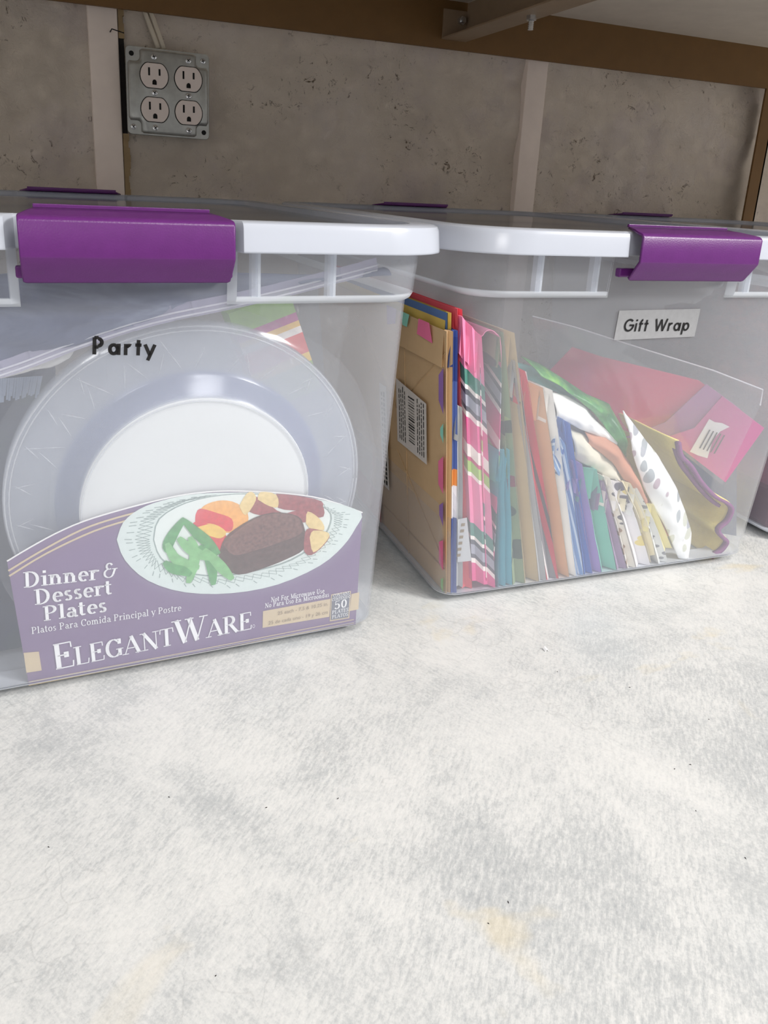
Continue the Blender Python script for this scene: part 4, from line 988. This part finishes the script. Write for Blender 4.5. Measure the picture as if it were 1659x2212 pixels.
bag('gift_bag', [(-0.0382, 0.0060), (-0.0307, 0.0060), (-0.0962, 0.2032), (-0.1059, 0.2062)], .24, [white], 'plain off-white gift bag right of the peach kraft bag', valley=.008)
bag('gift_bag', [(-0.0303, 0.0065), (-0.0223, 0.0064), (-0.0718, 0.1504), (-0.0834, 0.1676)], .20, [scrib], 'white gift bag scribbled in light blue', valley=.005)
bag('gift_bag', [(-0.0198, 0.0055), (-0.0116, 0.0054), (-0.0711, 0.1709), (-0.0787, 0.1752)], .22, [blue], 'bright blue gift bag standing above the lavender one', off=.006, valley=.005)
bag('gift_bag', [(-0.0114, 0.0059), (-0.0015, 0.0055), (-0.0505, 0.1306), (-0.0606, 0.1342)], .18, [lav], 'small lavender gift bag between blue and mint bags', valley=.008)
bag('gift_bag', [(-0.0004, 0.0054), (0.0168, 0.0051), (-0.0329, 0.1235), (-0.0469, 0.1210)], .18, [mint], 'wide mint green gift bag', valley=.012)
bag('gift_bag', [(0.0179, 0.0049), (0.0291, 0.0049), (-0.0222, 0.1103), (-0.0267, 0.1097)], .16, [mauve], 'thin mauve gift bag right of the mint bag', valley=.005)
bag('gift_bag', [(0.0307, 0.0053), (0.0397, 0.0056), (-0.0163, 0.1136), (-0.0228, 0.1151)], .16, [fleck], 'thin white gift bag with dark flecks', valley=.005)
bag('gift_bag', [(0.0411, 0.0065), (0.0579, 0.0080), (-0.0018, 0.1075), (-0.0136, 0.1066)], .16, [loops], 'white gift bag with red, blue and yellow figures', valley=.008, sag=.002)
bag('gift_bag', [(0.0588, 0.0117), (0.0612, 0.0201), (0.0102, 0.1050), (0.0007, 0.1069)], .14, [cream], 'cream gift bag with rounded lower corner', off=.006, valley=.006, sag=.004)
bag('gift_bag', [(0.0694, 0.0070), (0.0809, 0.0076), (0.0198, 0.0987), (0.0112, 0.1030)], .14, [dotty], 'white gift bag with small grey dots', off=.006, valley=.005, sag=.003)
bag('gift_bag', [(0.0744, 0.0212), (0.0828, 0.0244), (0.0451, 0.0783), (0.0374, 0.0781)], .12, [lemon], 'pale lemon gift bag under the polka dot bag', off=.007, valley=.005)
# soft things lying over the bags
tis = 'tissue paper stuffed over the gift bags'
def soft(name, A, B, off, mat, label, amp=.005, freq=34, seed=0, offb=None, cat='tissue paper', grp=tis, nu=26, nv=14, solid=.0006, bulge=.004):
    g = patch(pts3(A, off), pts3(B, off if offb is None else offb), nu, nv, amp, freq, seed, bulge)
    g.map(lambda x, y, z: (x, max(y, vf(z) + .0025), max(z, .0084)))
    return content(2, name, g, mat, label, cat, grp, smooth=True, solid=solid)
soft('tissue_paper', [(-0.0809, 0.1947), (-0.0619, 0.1894), (-0.0417, 0.1804), (-0.0267, 0.1654), (-0.0098, 0.1527), (0.0022, 0.1424)], [(-0.0788, 0.1714), (-0.0656, 0.1684), (-0.0502, 0.1607), (-0.0365, 0.1553), (-0.0226, 0.1497), (-0.0075, 0.1407)], .030, paper('white_tissue', (240, 238, 236), .03), 'crumpled white tissue paper over the off-white bag', amp=.007, seed=1, offb=.018)
soft('tissue_paper', [(-0.1092, 0.2185), (-0.0903, 0.2136), (-0.0696, 0.2068), (-0.0422, 0.1949)], [(-0.1057, 0.2001), (-0.0859, 0.1958), (-0.0627, 0.1894), (-0.0404, 0.1784)], .060, paper('teal_tissue', (110, 180, 178), .06), 'crumpled teal tissue paper behind the white tissue', amp=.008, seed=2, offb=.045)
greent = NT('green_tissue'); greent.base(greent.ramp(greent.noise(40, 4, .6), [(.4, srgb(36, 110, 52)), (.55, srgb(70, 150, 74)), (.68, srgb(124, 190, 70))])); greent.set(Roughness=.4)
soft('tissue_paper', [(-0.1084, 0.2260), (-0.0833, 0.2160), (-0.0606, 0.2032), (-0.0323, 0.1870), (-0.0026, 0.1755), (0.0140, 0.1531), (0.0214, 0.1286)], [(-0.0964, 0.2114), (-0.0730, 0.2007), (-0.0544, 0.1880), (-0.0355, 0.1745), (-0.0152, 0.1573), (0.0016, 0.1373), (0.0138, 0.1243)], .045, greent.m, 'glossy green tissue paper draped toward the polka dot bag', amp=.008, seed=3, offb=.026)
soft('tissue_paper', [(-0.0443, 0.1575), (-0.0264, 0.1536), (-0.0051, 0.1419), (0.0135, 0.1223), (0.0327, 0.0960), (0.0606, 0.0650), (0.0830, 0.0385)], [(-0.0408, 0.1463), (-0.0267, 0.1374), (-0.0080, 0.1241), (0.0098, 0.1031), (0.0267, 0.0875), (0.0508, 0.0635), (0.0754, 0.0362)], .018, paper('peach_tissue', (200, 140, 112), .10), 'peach brown tissue paper sliding down beside the polka dot bag', amp=.005, seed=4, offb=.014)
soft('tissue_paper', [(-0.0595, 0.1606), (-0.0444, 0.1551), (-0.0223, 0.1424), (-0.0021, 0.1228), (0.0145, 0.0989)], [(-0.0513, 0.1315), (-0.0377, 0.1248), (-0.0213, 0.1158), (-0.0045, 0.1065), (0.0109, 0.0962)], .022, paper('cream_tissue', (226, 220, 200), .05), 'cream tissue paper above the mint bag', amp=.006, seed=5, offb=.016)
soft('polka_bag', [(-0.0114, 0.1782), (0.0160, 0.1518), (0.0402, 0.1297), (0.0713, 0.0938), (0.0909, 0.0660), (0.1079, 0.0384), (0.1125, 0.0214), (0.1128, -0.0022)], [(0.0062, 0.1370), (0.0136, 0.1245), (0.0289, 0.0987), (0.0454, 0.0780), (0.0624, 0.0570), (0.0779, 0.0366), (0.0906, 0.0187), (0.1027, 0.0015)], .012, polka, 'white plastic bag with grey and cream dots bulging beside yellow felt', amp=.004, freq=40, seed=6, offb=.010, cat='bag', grp='', nu=34, nv=18, bulge=.003, solid=.001)

# yellow felt with scalloped purple trim
felt = plain('yellow_felt', srgb(252, 230, 132), .95, .05, 200, bump=.4, bscale=900); trim = plain('purple_felt_trim', srgb(132, 72, 124), .9, .08, 200, bump=.3, bscale=700)
def felt_sheet(px, off0, depth, label, rise=.0):
    ch = smoothed(px, 4); g = G(); rows = []
    for k in range(9):
        t = k / 8; rows.append([(u - .012 * math.sin(t * 3 + u * 30) * t, vf(z) + off0 + .004 + depth * t, z + rise * t + .003 * math.sin(t * 5) * t) for u, z in ch])
    g.loft(rows, closed=False)
    o = content(2, 'felt_sheet', g, felt, label, 'felt', 'yellow felt sheets with purple trim', smooth=True, solid=.0022, soff=0)
    g = G(); g.loft([[(u, vf(z) + off0 + d, z) for u, z in ch] for d in (-.0005, .0050)], closed=False)
    part(o, 'scalloped_trim', g, trim, smooth=True, solid=.0034); return o
felt_sheet([(0.0621, 0.1427), (0.0697, 0.1281), (0.0844, 0.1166), (0.1027, 0.0978), (0.1263, 0.0790), (0.1466, 0.0685), (0.1553, 0.0590), (0.1531, 0.0450), (0.1446, 0.0372), (0.1507, 0.0298), (0.1612, 0.0207), (0.1572, 0.0099), (0.1446, 0.0025)], .010, .16, 'yellow felt sheet with wavy purple edge, outermost toward the clear wall')
felt_sheet([(0.0683, 0.1337), (0.0803, 0.1159), (0.0964, 0.1004), (0.1158, 0.0830), (0.1332, 0.0697), (0.1438, 0.0632)], .018, .14, 'shorter yellow felt sheet folded inside the wavy outer one')

# clear sleeve with pink sheets leaning across the back right corner
pink = plain('pink_sheet', srgb(228, 44, 100), .6, .08, 12); magenta = plain('magenta_sheet', srgb(206, 70, 146), .6, .06, 14); violet = plain('violet_sheet', srgb(176, 104, 160), .6, .05, 14)
def slab(name, p3, mat, label, cat, grp, t=.0015):
    g = G(); n = Vector((.55, .83, 0)); k = len(p3); p3 = [Vector(p) for p in p3]
    g.v = [tuple(p) for p in p3] + [tuple(p + n * t) for p in p3]; g.f = [tuple(range(k)), tuple(k + i for i in reversed(range(k)))] + [(i, (i + 1) % k, k + (i + 1) % k, k + i) for i in range(k)]; g.mi = [0] * len(g.f)
    return content(2, name, g, mat, label, cat, grp)
gp = 'pink paper sheets in the clear sleeve'
slab('paper_sheet', [(0.0030, 0.1976, 0.1772), (0.0208, 0.1834, 0.2083), (0.0454, 0.1637, 0.2013), (0.1222, 0.1022, 0.1877), (0.1415, 0.0868, 0.1722), (0.1491, 0.0807, 0.1136), (0.1173, 0.1062, 0.1135), (0.0838, 0.1330, 0.1190), (0.0523, 0.1582, 0.1340)], pink, 'large pink sheet in the sleeve at the upper back', 'paper', gp)
slab('paper_sheet', [(0.0669, 0.1345, 0.1196), (0.0963, 0.1109, 0.1419), (0.1215, 0.0908, 0.1867), (0.1494, 0.0685, 0.1652), (0.1436, 0.0731, 0.1065), (0.1108, 0.0994, 0.1162)], violet, 'violet pink sheet between the large and the magenta sheet', 'paper', gp)
ms = slab('paper_sheet', [(0.0923, 0.1041, 0.1271), (0.1130, 0.0876, 0.1415), (0.1289, 0.0749, 0.1779), (0.1628, 0.0478, 0.1507), (0.1430, 0.0636, 0.0887), (0.1054, 0.0937, 0.1185)], magenta, 'magenta sheet with torn barcode label, pointed corner down', 'paper', gp)
tl = [(0.1114, 0.0864, 0.1165), (0.1212, 0.0785, 0.1536), (0.1256, 0.0750, 0.1510), (0.1310, 0.0707, 0.1510), (0.1368, 0.0661, 0.1481), (0.1308, 0.0708, 0.1421), (0.1266, 0.0742, 0.1324), (0.1251, 0.0754, 0.1122), (0.1180, 0.0811, 0.1138)]
g = G(); g.add(tl, [tuple(range(len(tl)))]); tp = part(ms, 'torn_label', g, M['white_print'])
g = G()
for k in range(5):
    a, b = [(0.1166, 0.0802, 0.1222), (0.1215, 0.0763, 0.1430)]; a, b = Vector(a), Vector(b); d = Vector((.0028 * k, -.0022 * k, -.0009 * k)); w = Vector((.0010, -.0008, -.0003))
    g.add([tuple(a + d), tuple(a + d + w), tuple(b + d + w), tuple(b + d)], [(0, 1, 2, 3)])
part(tp, 'barcode_print', g, M['slot'])
sv = [(-0.0280, 0.1904, 0.2408), (0.0058, 0.1633, 0.2339), (0.0643, 0.1166, 0.2175), (0.1134, 0.0773, 0.2045), (0.1505, 0.0476, 0.1907), (0.1504, 0.0476, 0.1729), (0.1353, 0.0598, 0.0878), (0.1004, 0.0877, 0.1173), (0.0375, 0.1380, 0.1357), (-0.0144, 0.1795, 0.1700)]
slab('clear_sleeve', sv, M['film'], 'clear plastic sleeve holding the pink sheets, bright top edge', 'sleeve', '', .0008)
g = G(); g.tube([(-0.0288, 0.1890, 0.2410), (0.0049, 0.1621, 0.2342), (0.0633, 0.1154, 0.2178), (0.1123, 0.0762, 0.2048), (0.1494, 0.0465, 0.1911), (0.1497, 0.0463, 0.1752)], .0007, 6)
part(bpy.data.objects['clear_sleeve'], 'sleeve_edge', g, M['zipline'])
q = [(0.1508, 0.1394, 0.1152), (0.1912, 0.1070, 0.1282), (0.2070, 0.0944, -0.0115), (0.1652, 0.1278, -0.0283)]
g = G(); p3 = [Vector(p) for p in q]; p3 = [Vector((p.x, p.y, max(.007, p.z))) for p in p3]; g.v = [tuple(p) for p in p3] + [tuple(p + Vector((.0, .04, 0))) for p in p3]; g.f = [(0, 1, 2, 3), (7, 6, 5, 4)] + [(i, 4 + i, 4 + (i + 1) % 4, (i + 1) % 4) for i in range(4)]; g.mi = [0] * 6
content(2, 'paper_pack', g, paper('slate_blue_pack', (70, 84, 118)), 'slate blue pack behind the yellow felt', 'pack')

# ---------------------------------------------------------------- bin 3: a dark red bundle seen at the picture edge
def lump(c, r, seed):
    bm = bmesh.new(); bmesh.ops.create_icosphere(bm, subdivisions=4, radius=1)
    g = G(); bm.verts.index_update()
    for v in bm.verts:
        n = noise.fractal(v.co * 2.6 + Vector((seed, 0, 0)), .8, 2.2, 4); p = v.co * (1 + .30 * n); g.v.append((c[0] + p.x * r[0], c[1] + p.y * r[1], max(.062, c[2] + p.z * r[2])))
    g.f = [tuple(v.index for v in f.verts) for f in bm.faces]; g.mi = [0] * len(g.f); bm.free(); return g
red = NT('red_brown_garland'); red.base(red.ramp(red.noise(60, 5, .7), [(.35, srgb(74, 36, 36)), (.55, srgb(128, 66, 58)), (.7, srgb(170, 106, 92))])); red.set(Roughness=.6); red.bump(red.noise(120, 4), .8, .004)
content(3, 'garland', lump((-.02, .27, .16), (.135, .17, .095), 2.0), red.m, 'lumpy reddish brown garland in the bin at the picture edge', 'garland', smooth=True)
g = G(); g.box((-.168, .075, .006), (.15, .45, .058), bev=.006)
content(3, 'storage_pouch', g, paper('maroon_pouch', (96, 46, 66)), 'flat maroon pouch under the lumpy red garland', 'pouch')

# ---------------------------------------------------------------- crumbs on the board
chip = [[(0.3520, 0.4659), (0.3561, 0.4682), (0.3576, 0.4656), (0.3549, 0.4636)]]
g = G(); cx, cy = chip[0][0][0], chip[0][0][1]
rows = []
for k in range(6):
    t = k / 5; rows.append([(cx + .0035 * t, cy - .001 + .004 * s, .0003 + .0018 * math.sin(math.pi * t) + .0006 * s) for s in (0, .5, 1)])
g.loft(rows, closed=False)
tag(mesh_obj('paint_chip', g, M['white_print'], recentre=True, solid=.0003), 'curled white paint chip lying on the board before the Gift Wrap bin', 'chip')
g = G()
for x, y in [(0.2635, 0.5731), (0.3459, 0.4381), (0.4202, 0.3538), (0.3719, 0.3202), (0.3587, 0.3203), (0.3451, 0.2862), (0.3464, 0.2483), (0.1370, 0.3652), (0.1997, 0.2673), (-0.0281, 0.3813), (0.0396, 0.3983), (0.1833, 0.2596), (0.0461, 0.2773), (0.0935, 0.3717), (0.3887, 0.4035)]:
    a = random.uniform(0, 3); l, w = random.uniform(.0004, .0011), .0003
    c, s = math.cos(a), math.sin(a)
    g.add([(x + c * l, y + s * l, .0001), (x - s * w, y + c * w, .0001), (x - c * l, y - s * l, .0001), (x + s * w, y - c * w, .0001), (x, y, .0006)], [(0, 1, 4), (1, 2, 4), (2, 3, 4), (3, 0, 4)])
o = tag(mesh_obj('crumbs', g, M['dark'], recentre=True), 'tiny dark crumbs scattered over the white board', 'crumbs', kind='stuff')
for o in list(bpy.data.objects):
    if '_c' in o: del o['_c']
